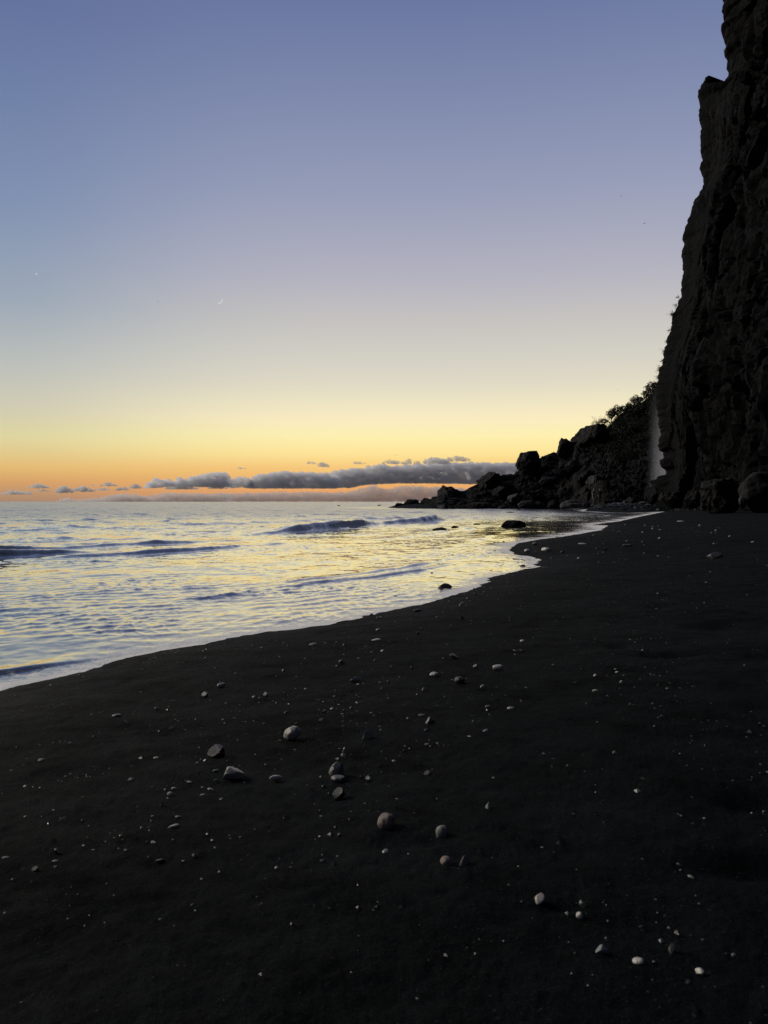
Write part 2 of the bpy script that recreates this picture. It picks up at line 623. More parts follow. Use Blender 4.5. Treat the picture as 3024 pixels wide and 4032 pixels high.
# short wind ripples, sharp-crested, as long as the mesh can carry them
for lam, sl, nd in ((0.14, 0.27, 6), (0.25, 0.26, 7), (0.45, 0.18, 6), (0.95, 0.12, 5), (2.0, 0.09, 5)):
    f_ = np.zeros(len(SX))
    lim = np.clip((lam * 95 - sr) / (lam * 30), 0, 1)
    I = np.nonzero(lim > 0)[0]
    acc = 0
    for k in range(nd):
        th = base_a + wr.normal(0, 0.9)
        l2 = lam * wr.uniform(0.75, 1.35)
        kk = 2 * math.pi / l2
        ph = kk * (SX[I] * math.cos(th) + SY[I] * math.sin(th)) + 2.4 * perlin(S3[I] / (l2 * 2.2) + 7.7 * k)
        acc = acc + (1 - np.abs(np.sin(ph / 2))) ** (2.2 if lam < 0.6 else 1.3) * (0.55 + 0.9 * perlin(S3[I] / (l2 * 5) + 3.3 * k))
    sz[I] += acc * sl * lam / (2 * math.pi) * 0.75 * lim[I] * ((0.6 + 0.4 * off[I]) if lam < 0.3 else (0.15 + 0.85 * off[I])) * np.clip(0.75 + 1.5 * fbm(S3[I] * np.array((0.5, 0.5, 1)) + 12 + lam, 3), 0.2, 2.2)
foam = np.zeros(len(SX))


def breaker(pts, wf, wb, seed, foamy=0.0, fn=1.2):
    """ridge of water along world points (x, y, height): steep side towards the beach"""
    global sz, foam
    pts = np.array(pts, float)
    mg = 6 * max(wf, wb)
    I = np.nonzero((SX > pts[:, 0].min() - mg) & (SX < pts[:, 0].max() + mg) & (SY > pts[:, 1].min() - mg) & (SY < pts[:, 1].max() + mg))[0]
    T2, T3 = S2[I], S3[I]
    best = np.full(len(I), 1e9)
    sgn = np.zeros(len(I))
    hh = np.zeros(len(I))
    for a, b in zip(pts[:-1], pts[1:]):
        e = (b - a)[:2]
        L = np.hypot(*e)
        q = T2 - a[:2]
        t = np.clip((q @ e) / (L * L), 0, 1)
        dq = q - t[:, None] * e
        d = np.hypot(dq[:, 0], dq[:, 1])
        m = d < best
        best = np.where(m, d, best)
        sgn = np.where(m, np.sign(dq[:, 0] * e[1] - dq[:, 1] * e[0]), sgn)
        hh = np.where(m, a[2] + t * (b[2] - a[2]), hh)
    wob = perlin(T3 * fn * 0.6 + seed)
    dd = best * sgn + 0.35 * wf * wob + 0.12 * wf * perlin(T3 * fn * 3.1 + seed)
    prof = np.where(dd > 0, np.exp(-(dd / wf) ** 2), 1 / (1 + (dd / wb) ** 2) * np.exp(-(dd / (2.2 * wb)) ** 2))
    mod = np.maximum(0, 1 + (0.35 if fn < 1.9 else 1.6) * perlin(T3 * fn * (0.7 if fn < 1.9 else 0.22) + seed + 9) + 0.05 * perlin(T3 * fn * 2.5 + seed))
    sz[I] += hh * prof * mod
    if foamy:
        foam[I] = np.maximum(foam[I], foamy * np.exp(-((dd - 0.9 * wf) / (0.9 * wf)) ** 2) * np.clip(hh / 0.25, 0, 1) * (0.5 + 0.5 * perlin(T3 * fn * 0.5 + seed + 3)))


breaker([(-4.6, 21.5, 0.0), (-3.6, 23.6, 0.06), (-2.75, 25.2, 0.24), (-1.9, 27.2, 0.29), (-0.9, 30.6, 0.26), (-0.1, 32.6, 0.10), (0.5, 33.6, 0.13),
         (1.3, 34.8, 0.28), (2.5, 37.2, 0.27), (3.3, 39.5, 0.06), (5.5, 45, 0.05), (8, 52, 0.02)], 0.20, 1.5, 5.0, 1.1, 0.8)
breaker([(-10.0, 10.8, 0.10), (-7.6, 12.6, 0.12), (-6.6, 13.6, 0.12), (-6.1, 14.2, 0.11), (-5.6, 14.7, 0.03), (-4.6, 15.7, 0.02), (-2.8, 18.2, 0.0)], 0.14, 0.7, 11.0, 0.35, 1.8)
breaker([(-9.0, 13.4, 0.09), (-7.4, 14.9, 0.12), (-6.6, 15.8, 0.05), (-6.0, 16.5, 0.05), (-5.2, 17.6, 0.10), (-4.5, 18.6, 0.05), (-3.0, 21.0, 0.0)], 0.18, 0.8, 14.0, 0.1, 1.8)
breaker([(-6.0, 13.2, 0.0), (-4.9, 14.0, 0.05), (-4.1, 14.9, 0.08), (-3.3, 16.2, 0.05), (-2.0, 18.6, 0.01)], 0.13, 0.5, 17.0, 0.1)
breaker([(-14, 24, 0.05), (-9, 31, 0.08), (-5, 38, 0.07), (-1, 46, 0.08), (4, 56, 0.05)], 0.6, 1.6, 23.0)
breaker([(-1.55, 8.6, 0.0), (-1.0, 9.7, 0.022), (-0.35, 10.5, 0.032), (0.25, 11.4, 0.036), (0.75, 12.4, 0.02), (1.6, 14.4, 0.01), (2.2, 16.5, 0.0)], 0.06, 0.2, 29.0, 0.2, 4.0)
breaker([(-1.25, 8.4, 0.0), (-0.8, 9.3, 0.02), (-0.1, 10.1, 0.026), (0.5, 11.0, 0.028), (1.0, 12.1, 0.012)], 0.05, 0.16, 30.0, 0.1, 5.0)
breaker([(-2.6, 6.6, 0.0), (-1.9, 7.7, 0.012), (-1.2, 8.7, 0.02), (-0.5, 9.8, 0.014)], 0.05, 0.18, 31.0, 0.1, 5.0)
breaker([(-3.6, 3.4, 0.026), (-2.5, 4.15, 0.028), (-2.2, 4.42, 0.030), (-1.95, 4.72, 0.028), (-1.72, 4.97, 0.02), (-1.4, 5.4, 0.008), (-0.9, 6.2, 0.0)], 0.028, 0.12, 37.0, 0.25, 1.6)
breaker([(0.8, 14.5, 0.0), (2.0, 18.5, 0.02), (3.2, 22.5, 0.024), (4.6, 27, 0.02), (6.5, 33, 0.0)], 0.12, 0.3, 41.0, 0.0, 3.0)
breaker([(-0.6, 18.5, 0.0), (0.8, 22.0, 0.03), (2.0, 25.0, 0.04), (3.5, 29.0, 0.034), (5.2, 35, 0.0)], 0.16, 0.4, 43.0, 0.1, 3.0)
breaker([(4.2, 30.0, 0.0), (6.2, 36, 0.05), (8.5, 43, 0.04), (11, 50, 0.04), (14, 60, 0.0)], 0.25, 0.6, 47.0, 0.2, 2.0)
edge = smoothstep(0.0, 0.5, sd)
sz *= 0.15 + 0.85 * edge
sz += 0.004 * fbm(S3 * 6.0, 3) * np.exp(-np.maximum(sd, 0) / 1.5) * np.exp(-sr / 60)
foam = np.maximum(foam, 1.0 * np.exp(-(np.maximum(sd, 0) / (0.11 + 0.030 * np.minimum(sr, 30)))) * (0.75 + 0.5 * fbm(S3 * 0.9 + 7, 2)))
foam = np.maximum(foam, 0.30 * smoothstep(1.2, 0.2, sd) * smoothstep(0.0, 0.25, fbm(S3 * 1.4 + 2, 3)) * smoothstep(60, 25, sr))
chop = (0.16 + 0.84 * smoothstep(0.5, 16, sd)) * (0.75 + 0.5 * fbm(S3 * 0.2 + 8, 2))
chop = np.where(sr > 40, np.maximum(chop, 0.8), chop)
me = mk_mesh('sea', np.stack([SX, SY, sz], 1), grid_faces(len(srad), len(saz))[:, ::-1])
attr(me, 'foam', np.clip(foam, 0, 1))
attr(me, 'rough', 0.05 + 0.22 * smoothstep(9, 70, sr) * (0.35 + 0.65 * smoothstep(1.0, 9.0, sd)))
chop = chop * (1 + 0.8 * smoothstep(14, 60, sr)) * 0.85 + 0.10
attr(me, 'chop', np.clip(chop, 0.1, 3.2))
tag(obj('sea', me, M['sea']), 'rippled sea with small breaking waves reflecting the sunset', 'sea', kind='structure')

# ------------------------------------------------------------------ cliff
SIL = [(2980, -1100), (2930, -700), (2885, -300), (2866, -60), (2859, 0), (2854, 32), (2870, 47), (2859, 81), (2841, 95), (2860, 113), (2859, 136), (2866, 167),
       (2857, 199), (2875, 217), (2882, 244), (2868, 294), (2852, 326), (2825, 335), (2807, 319), (2790, 312), (2778, 305), (2768, 330), (2750, 353), (2757, 398),
       (2755, 457), (2766, 484), (2764, 543), (2766, 583), (2775, 613), (2758, 651), (2771, 676), (2779, 699), (2768, 742), (2735, 787), (2723, 837),
       (2712, 868), (2696, 909), (2698, 954), (2692, 1000), (2697, 1043), (2692, 1095), (2687, 1152), (2673, 1180), (2661, 1223), (2647, 1242), (2644, 1285),
       (2635, 1313), (2630, 1351), (2618, 1380), (2613, 1418), (2602, 1451), (2594, 1484), (2590, 1510), (2587, 1569), (2595, 1617), (2599, 1664), (2606, 1688),
       (2604, 1725), (2597, 1750), (2602, 1769), (2623, 1780), (2623, 1802), (2602, 1811), (2606, 1835), (2630, 1847), (2635, 1868), (2604, 1873), (2594, 1885),
       (2564, 1892), (2566, 1916), (2545, 1925), (2540, 1949), (2552, 1985), (2560, 2060)]
YN = 85.0
sil = np.array([at(x, y, YN)[[0, 2]] for x, y in SIL])
seg = np.r_[0, np.cumsum(np.hypot(*np.diff(sil, axis=0).T))]
tt = np.arange(0, seg[-1], 0.16)
xn = np.interp(tt, seg, sil[:, 0])
zn = np.interp(tt, seg, sil[:, 1])
jit = np.stack([tt * 1.3, tt * 0, tt * 0], 1)
xn = xn + 0.20 * fbm(jit, 5, 0.65)
ker = np.exp(-np.linspace(-3, 3, 91) ** 2 / 2)
ker /= ker.sum()
env = np.max([np.roll(np.pad(xn, 30, mode='edge'), k) for k in range(-28, 29)], 0)[30:-30] + 0.25
xsm = np.convolve(np.pad(env, 45, mode='edge'), ker, 'valid')
zsm = np.linspace(zn[0], zn[-1], len(zn))
zsm = np.minimum.accumulate(np.convolve(np.pad(zn, 45, mode='edge'), ker, 'valid'))
dcol = np.concatenate([np.linspace(0, 12, 50, endpoint=False), np.linspace(12, 60, 170, endpoint=False), np.linspace(60, 120, 40)])
bk = [(60, 30), (35, 22), (18, 14), (9, 9), (4, 6), (1.2, 3.5), (0.3, 2.0), (0.12, 1.2), (0.04, 0.5)]
zrun = np.minimum.accumulate(zn)
nr, ncb = len(tt), len(bk)
cx, cy, cz, dm = [], [], [], []
for bx, by in bk:
    w = smoothstep(0, 6, by)
    cx.append(xn * (1 - w) + xsm * w + bx)
    cy.append(np.full(nr, YN + by))
    cz.append(np.minimum(zn * (1 - w) + zsm * w, zn if by < 2.5 else zrun))
    dm.append(np.full(nr, min(1, by / 6)))
for d in dcol:
    w = smoothstep(0, 4.5, d)
    drift = -0.222 * max(0, min(d - 1.5, 50)) - 0.05 * max(0, min(d - 50, 40))
    tw = tt + 1.6 * w ** 0.5 * perlin(np.stack([tt * 0.35, tt * 0 + d * 0.45, tt * 0], 1)) + 0.5 * w ** 0.5 * perlin(np.stack([tt * 1.1, tt * 0 + d * 1.3, tt * 0 + 7], 1))
    xw = np.maximum(np.interp(tw, tt, xn), xn - 0.15)
    cx.append(xw * (1 - w) + xsm * w + drift)
    cy.append(np.full(nr, YN - d))
    cz.append(np.minimum(zn * (1 - w) + zsm * w, (zn if d < 0.5 else zrun) + 0.02 + 0.1 * max(0, d - 6)))
    dm.append(np.full(nr, smoothstep(0, 5, np.array(d))))
CV = np.stack([np.array(cx).T.ravel(), np.array(cy).T.ravel(), np.array(cz).T.ravel()], 1)
DM = np.array(dm).T.ravel()
Q = CV * np.array((1, 1, 0.6))
dis = 1.3 * fbm(Q / 11.0, 3) - 0.4
w3 = np.stack([perlin(CV / 3.0), perlin(CV / 3.0 + 40)], 1)
for sc3, ha, ta, seed in ((7.0, 1.3, 2.2, 5), (2.8, 0.75, 1.2, 31), (1.1, 0.28, 0.5, 62), (0.55, 0.10, 0.22, 93)):
    q = np.stack([CV[:, 1] / sc3, CV[:, 2] / (sc3 * 1.9)], 1) + w3 * 0.7 / sc3
    c1, c2, cb, co = cells(q, seed)
    dis += ha * (c1 - 0.5) + ta * (co[:, 0] * (c2 - 0.5) + co[:, 1] * (c1 - 0.5)) - 0.45 * ha * np.exp(-(cb / 0.07) ** 2)
dis += 0.5 * fbm(CV * np.array((0.4, 0.4, 0.08)) + 60, 3, 0.6, True)
dis += 0.16 * fbm(Q / 0.7 + 9, 3, 0.6)
dis = np.where(dis > 0, dis * np.clip((85 - CV[:, 1]) / 16, 0.15, 1), dis)
CV[:, 0] -= dis * DM
CV[:, 2] += 0.3 * DM * fbm(Q / 1.5 + 30, 2)
CV[:, 1] += 0.35 * DM * fbm(Q / 2.2 + 50, 3)
# the pale bulge low on the face, and the foot standing out over the beach
bul = np.exp(-((CV[:, 1] - 71) / 3.2) ** 2 - ((CV[:, 2] - 10.5) / 1.9) ** 2)
CV[:, 0] -= 0.9 * bul
# the wall leans back above the corner, so the corner's own broken outline stands clear of it
so = np.array(SIL, float)
ys_ = np.arange(-1300, 2100, 2.0)
sx = np.full(len(ys_), -1e9)
for (xa, ya), (xb, yb) in zip(so[:-1], so[1:]):
    lo_, hi_ = min(ya, yb), max(ya, yb)
    m_ = (ys_ >= lo_ - 1) & (ys_ <= hi_ + 1)
    f_ = np.clip((ys_[m_] - ya) / ((yb - ya) if abs(yb - ya) > 1e-6 else 1e-6), 0, 1)
    sx[m_] = np.maximum(sx[m_], xa + f_ * (xb - xa))
sx = np.where(sx < -1e8, 2560, sx)
yapp = 1975 - (CV[:, 2] - EYE) * F / np.maximum(CV[:, 1], 8)
pxn = np.interp(yapp, ys_, sx)
lim_ = (pxn + 6 - 1512) / F * CV[:, 1]
act = (CV[:, 1] < YN - 0.5) & (CV[:, 1] > 20)
dd_ = lim_ - CV[:, 0]
CV[:, 0] = np.where(act & (dd_ > 0), lim_ + 0.28 * dd_ / (1 + dd_) * 0 + 0.35 * np.tanh(0.5 * dd_) * 0.5, CV[:, 0])
me = mk_mesh('cliff', CV, grid_faces(nr, ncb + len(dcol)), smooth=False)
tag(obj('sea_cliff', me, M['cliff']), 'towering dark basalt cliff with rugged vertical face', 'cliff', kind='structure')

# ------------------------------------------------------------------ headland
HS = [(190, 775), (235, 735), (300, 705), (345, 668), (455, 664), (490, 642), (530, 628), (560, 604), (655, 592), (725, 575), (750, 545), (790, 505), (862, 490),
      (910, 464), (965, 457), (978, 425), (1040, 404), (1056, 355), (1110, 328), (1170, 312), (1230, 320), (1260, 292), (1320, 235), (1365, 212), (1400, 190),
      (1440, 170), (1480, 128), (1515, 85), (1600, 40), (1700, -60), (1900, -150)]
hp = np.array([(1500 + a * 0.7233, 1450 + b * 0.7233) for a, b in HS])
hu = np.linspace(hp[0, 0], hp[-1, 0], 520)
hy = np.interp(hu, hp[:, 0], hp[:, 1])
hv = np.concatenate([np.linspace(-0.12, 1, 200), np.linspace(1.01, 2.0, 40)])
hm = smoothstep(1600, 2500, hu)
yr = 116 + 16 * hm
yt = 109.5 - 8.5 * smoothstep(2150, 2400, hu)
zt = 0.0 + 0.75 * smoothstep(2200, 2400, hu)
zr = EYE + (1975 - hy) / F * yr
HY = yt[None] + (yr - yt)[None] * np.minimum(hv, 1)[:, None] + 26 * np.maximum(hv - 1, 0)[:, None]
HX = (hu - 1512)[None] / F * (yt[None] * 0 + HY)
pv = np.clip(hv, -0.12, 1)
prof = np.where(pv < 0, pv * 1.0, pv ** 0.85)[:, None]
HZ = zt[None] + (zr - zt)[None] * prof
HZ = np.where(hv[:, None] > 1, zr[None] - (np.maximum(hv[:, None] - 1, 0) ** 1.1) * (zr[None] + 2), HZ)
HZ = np.where(hv[:, None] < 0, zt[None] + hv[:, None] * 12, HZ)
HV = np.stack([HX.ravel(), HY.ravel(), HZ.ravel()], 1)
big = 1 - 0.75 * np.exp(-((np.repeat(hv, len(hu)) - 1) / 0.07) ** 2)
amp = np.clip(np.tile(zr, len(hv)) / 7, 0.25, 1) * big
wob2 = 0.5 * np.stack([perlin(HV / 1.7), perlin(HV / 1.7 + 40)], 1)
for scale, ha, ta, seed in ((3.1, 1.0, 1.6, 3), (1.35, 0.5, 0.9, 40), (0.6, 0.2, 0.35, 77)):
    q = np.stack([HV[:, 0] / scale, (HV[:, 1] * 0.8 + HV[:, 2] * 0.6) / scale], 1) + wob2 / scale
    a1, a2, bd, of = cells(q, seed)
    HV[:, 2] += amp * (ha * (a1 - 0.5) + ta * of[:, 0] * (a2 - 0.5) + ta * of[:, 1] * (a1 - 0.5) - 0.5 * ha * np.exp(-(bd / 0.08) ** 2))
HV[:, 2] += 0.12 * amp * fbm(HV / 0.5, 3)
me = mk_mesh('headland', HV, grid_faces(len(hv), len(hu)), smooth=False)
tag(obj('rocky_headland', me, M['headland']), 'dark rocky headland of tumbled basalt running into the sea', 'headland', kind='structure')


# ------------------------------------------------------------------ stones and boulders
def ico(sub):
    import bmesh
    bm = bmesh.new()
    bmesh.ops.create_icosphere(bm, subdivisions=sub, radius=1.0)
    V = np.array([v.co[:] for v in bm.verts])
    Fc = np.array([[v.index for v in f.verts] for f in bm.faces])
    bm.free()
    return V, Fc


ICO = {k: ico(k) for k in (1, 2, 3, 4, 5)}


def rock_mesh(name, seed, sub=3, cuts=0, cutd=(0.55, 0.85), rough=0.06, lump=0.12, egg=0.0, smooth=True, soft=0.05):
    V, Fc = ICO[sub]
    V = V.copy()
    r = np.random.default_rng(seed)
    V *= (1 + lump * fbm(V * 0.9 + seed * 3.7, 2))[:, None]
    for _ in range(cuts):
        n = r.normal(size=3)
        n /= np.linalg.norm(n)
        d = r.uniform(*cutd)
        over = V @ n - d
        V -= np.outer(np.where(over > 0, over * (1 - soft), 0), n)
    if egg:
        k = 1 + egg * V[:, :1]
        V[:, 1:] *= k
    if rough:
        V *= (1 + rough * fbm(V * 3.5 + seed, 4, 0.55))[:, None]
    lo, hi = V.min(0), V.max(0)
    V = (V - (lo + hi) / 2) / ((hi - lo) / 2)
    return mk_mesh(name, V, Fc, smooth)


PEB = {
    'egg': [rock_mesh('pebble_round', 10 + i, 4, 0, rough=0.02, lump=0.18, egg=0.12) for i in range(3)],
    'ang': [rock_mesh('pebble_angular', 30 + i, 4, 11, (0.42, 0.85), rough=0.025, soft=0.05, smooth=False) for i in range(7)],
    'flat': [rock_mesh('pebble_flat', 50 + i, 3, 3, rough=0.04, lump=0.2, egg=0.1) for i in range(3)],
    'small': [rock_mesh('pebble_small', 70 + i, 2, 5, rough=0.05, soft=0.15) for i in range(5)],
}
for lst in PEB.values():
    for me in lst:
        me.materials.append(M['grey'])
BOULD = [rock_mesh('boulder_block', 90 + i, 5, 16, (0.5, 0.9), rough=0.10, lump=0.2, soft=0.10, smooth=False) for i in range(6)]
ROUNDB = [rock_mesh('boulder_round', 110 + i, 5, 4, (0.7, 0.9), rough=0.04, lump=0.25, soft=0.2) for i in range(3)]
for me in BOULD + ROUNDB:
    me.materials.append(M['boulder'])


def put(name, me, m, loc, dims, yaw=0.0, tilt=(0, 0)):
    o = bpy.data.objects.new(name, me)
    COL.objects.link(o)
    o.material_slots[0].link = 'OBJECT'
    o.material_slots[0].material = m
    o.location = loc
    o.scale = (dims[0] / 2, dims[1] / 2, dims[2] / 2)
    o.rotation_euler = (tilt[0], tilt[1], yaw)
    return o


# stones told apart by eye: x, y (centre), w, h in photo pixels, shape, material, label, how others refer to it, aspect of depth
LM = [
    (1151, 2893, 68, 60, 'egg', 'pale', 'large smooth pale egg-shaped stone, the biggest pale one on the sand', 'the big pale egg stone'),
    (919, 3049, 94, 58, 'ang', 'pale', 'large angular stone with a bright flat top and a peaked left shoulder', 'the bright flat-topped stone'),
    (849, 2963, 72, 51, 'ang', 'dark', 'dark knobbly stone with a raised knob, just above the bright flat-topped stone', 'the dark knobbly stone'),
    (1445, 2899, 48, 42, 'ang', 'grey', 'grey angular stone with a beak-like top, right of the big pale egg stone', 'the beaked grey stone'),
    (1324, 3036, 60, 60, 'ang', 'grey', 'upright grey wedge of stone at the back of a tight pair', 'the grey wedge stone'),
    (1331, 3068, 55, 28, 'egg', 'grey', 'low rounded grey stone resting against the foot of a grey wedge', 'the grey wedge stone'),
    (1332, 3126, 56, 46, 'ang', 'dark', 'dark boxy stone with a shiny wet top edge', 'the shiny-topped dark stone'),
    (1520, 3249, 70, 70, 'egg', 'brown', 'large round brown stone like a half-buried ball', 'the round brown stone'),
    (1740, 3285, 50, 58, 'egg', 'green', 'upright greenish grey oval stone with a pale rim', 'the greenish oval stone'),
    (1757, 3398, 50, 42, 'egg', 'brown', 'humped brownish stone, left one of a close pair', 'the humped brown stone'),
    (1827, 3396, 40, 42, 'ang', 'brown', 'pointed brownish stone, right one of a close pair', 'the humped brown stone'),
    (1518, 3357, 30, 22, 'ang', 'pale', 'bright white chunk of stone below the round brown stone', 'the bright white chunk'),
    (1922, 3181, 25, 38, 'ang', 'green', 'narrow upright greenish stone standing alone', 'the narrow upright stone'),
    (2125, 3546, 39, 40, 'ang', 'pale', 'bright pale four-sided stone tilted up on the dark lower sand', 'the tilted four-sided stone'),
    (2295, 3562, 32, 28, 'ang', 'grey', 'rugged crumbly grey stone right of the tilted pale four-sided stone', 'the rugged crumbly stone'),
    (2374, 3743, 56, 41, 'ang', 'blue', 'blocky bluish grey stone low on the dark sand', 'the bluish blocky stone'),
    (2512, 3790, 44, 25, 'egg', 'pale', 'smooth white oval stone right of the bluish blocky stone', 'the white oval stone'),
    (2211, 3317, 36, 31, 'ang', 'dark', 'dark stone with one bright upper left rim', 'the bright-rimmed dark stone'),
    (1809, 2681, 44, 30, 'egg', 'dark', 'dark domed stone with a pale top and a shadowed hollow beside it', 'the dark domed stone'),
    (1709, 2657, 35, 21, 'egg', 'pale', 'pale rounded stone just left of the dark domed stone', 'the dark domed stone'),
    (1961, 2628, 42, 21, 'flat', 'pale', 'long pale stone with a sunlit-looking cream top', 'the long cream stone'),
    (1786, 2584, 37, 19, 'ang', 'dark', 'flat-topped dark block of stone in mid beach', 'the flat-topped dark block'),
    (1694, 2840, 39, 35, 'ang', 'grey', 'rugged cone-shaped grey stone with small stones about it', 'the rugged cone stone'),
    (2010, 2792, 27, 17, 'egg', 'pale', 'cream lens-shaped stone with a tiny chip at its right end', 'the cream lens-shaped stone'),
    (1913, 2880, 27, 17, 'flat', 'blue', 'flat bluish stone lying by itself', 'the flat bluish stone'),
    (2344, 2719, 24, 9, 'flat', 'pale', 'bright thin bar of pale stone like a piece of chalk', 'the thin chalk-like bar'),
    (2509, 3117, 28, 15, 'ang', 'pale', 'single pale grey lump alone on the empty right side of the sand', 'the lone pale lump'),
    (2815, 2187, 58, 28, 'ang', 'dark', 'black wedge-shaped rock beside a hollow high on the beach', 'the black wedge rock'),
    (1086, 3063, 50, 20, 'flat', 'pale', 'long slanting pale stone right of the bright flat-topped stone', 'the slanting stone'),
    (871, 2698, 34, 17, 'flat', 'pale', 'pointed pale stone at the back of two near the shore', 'the pointed pale stone'),
    (806, 2735, 26, 20, 'ang', 'grey', 'grey chip in front of the pointed pale stone', 'the pointed pale stone'),
    (1399, 2675, 48, 18, 'ang', 'dark', 'long jagged dark stone with a bright thin chip in front', 'the long jagged dark stone'),
    (458, 2819, 33, 16, 'egg', 'grey', 'dark grey oval stone with a pale upper edge on bare sand', 'the grey oval stone'),
    (164, 2995, 29, 15, 'egg', 'brown', 'half-buried brown stone at the left side of the beach', 'the half-buried stone'),
    (684, 3254, 41, 13, 'flat', 'pale', 'long thin pale sliver of stone lying flat', 'the long pale sliver'),
    (22, 3378, 28, 10, 'flat', 'pale', 'pale flat stone at the far left edge of the beach', 'the pale edge stone'),
    (518, 3072, 28, 17, 'egg', 'dark', 'dark pebble with a cream top in a scatter of chips', 'the cream-topped dark pebble'),
    (670, 3126, 24, 15, 'flat', 'pale', 'bright cream shard pointing down to the right', 'the bright cream shard'),
    (1343, 2607, 20, 18, 'egg', 'grey', 'small round-topped grey stone in mid beach', 'the round-topped grey stone'),
    (2446, 2686, 13, 13, 'ang', 'pale', 'small upright pale stone above the thin chalk-like bar', 'the thin chalk-like bar'),
    (2150, 2163, 40, 15, 'flat', 'pale', 'long pale stone bent like a boomerang near the water', 'the boomerang stone'),
    (2294, 2142, 32, 7, 'flat', 'pale', 'long thin pale pebble right of the boomerang stone', 'the boomerang stone'),
    (2076, 2169, 26, 13, 'egg', 'pale', 'rounded pale stone on the dark spit beside the wash', 'the pale spit stone'),
    (2106, 2141, 20, 11, 'egg', 'grey', 'grey stone at the tip of the dark spit by the wash', 'the pale spit stone'),
    (2470, 2148, 38, 9, 'flat', 'dark', 'flat dark stone lying on the upper sand beyond the spit', 'the flat upper stone'),
    (1752, 2308, 58, 28, 'ang', 'dark', 'dark boulder standing in the foamy wash at the water edge', 'the dark wash boulder'),
]
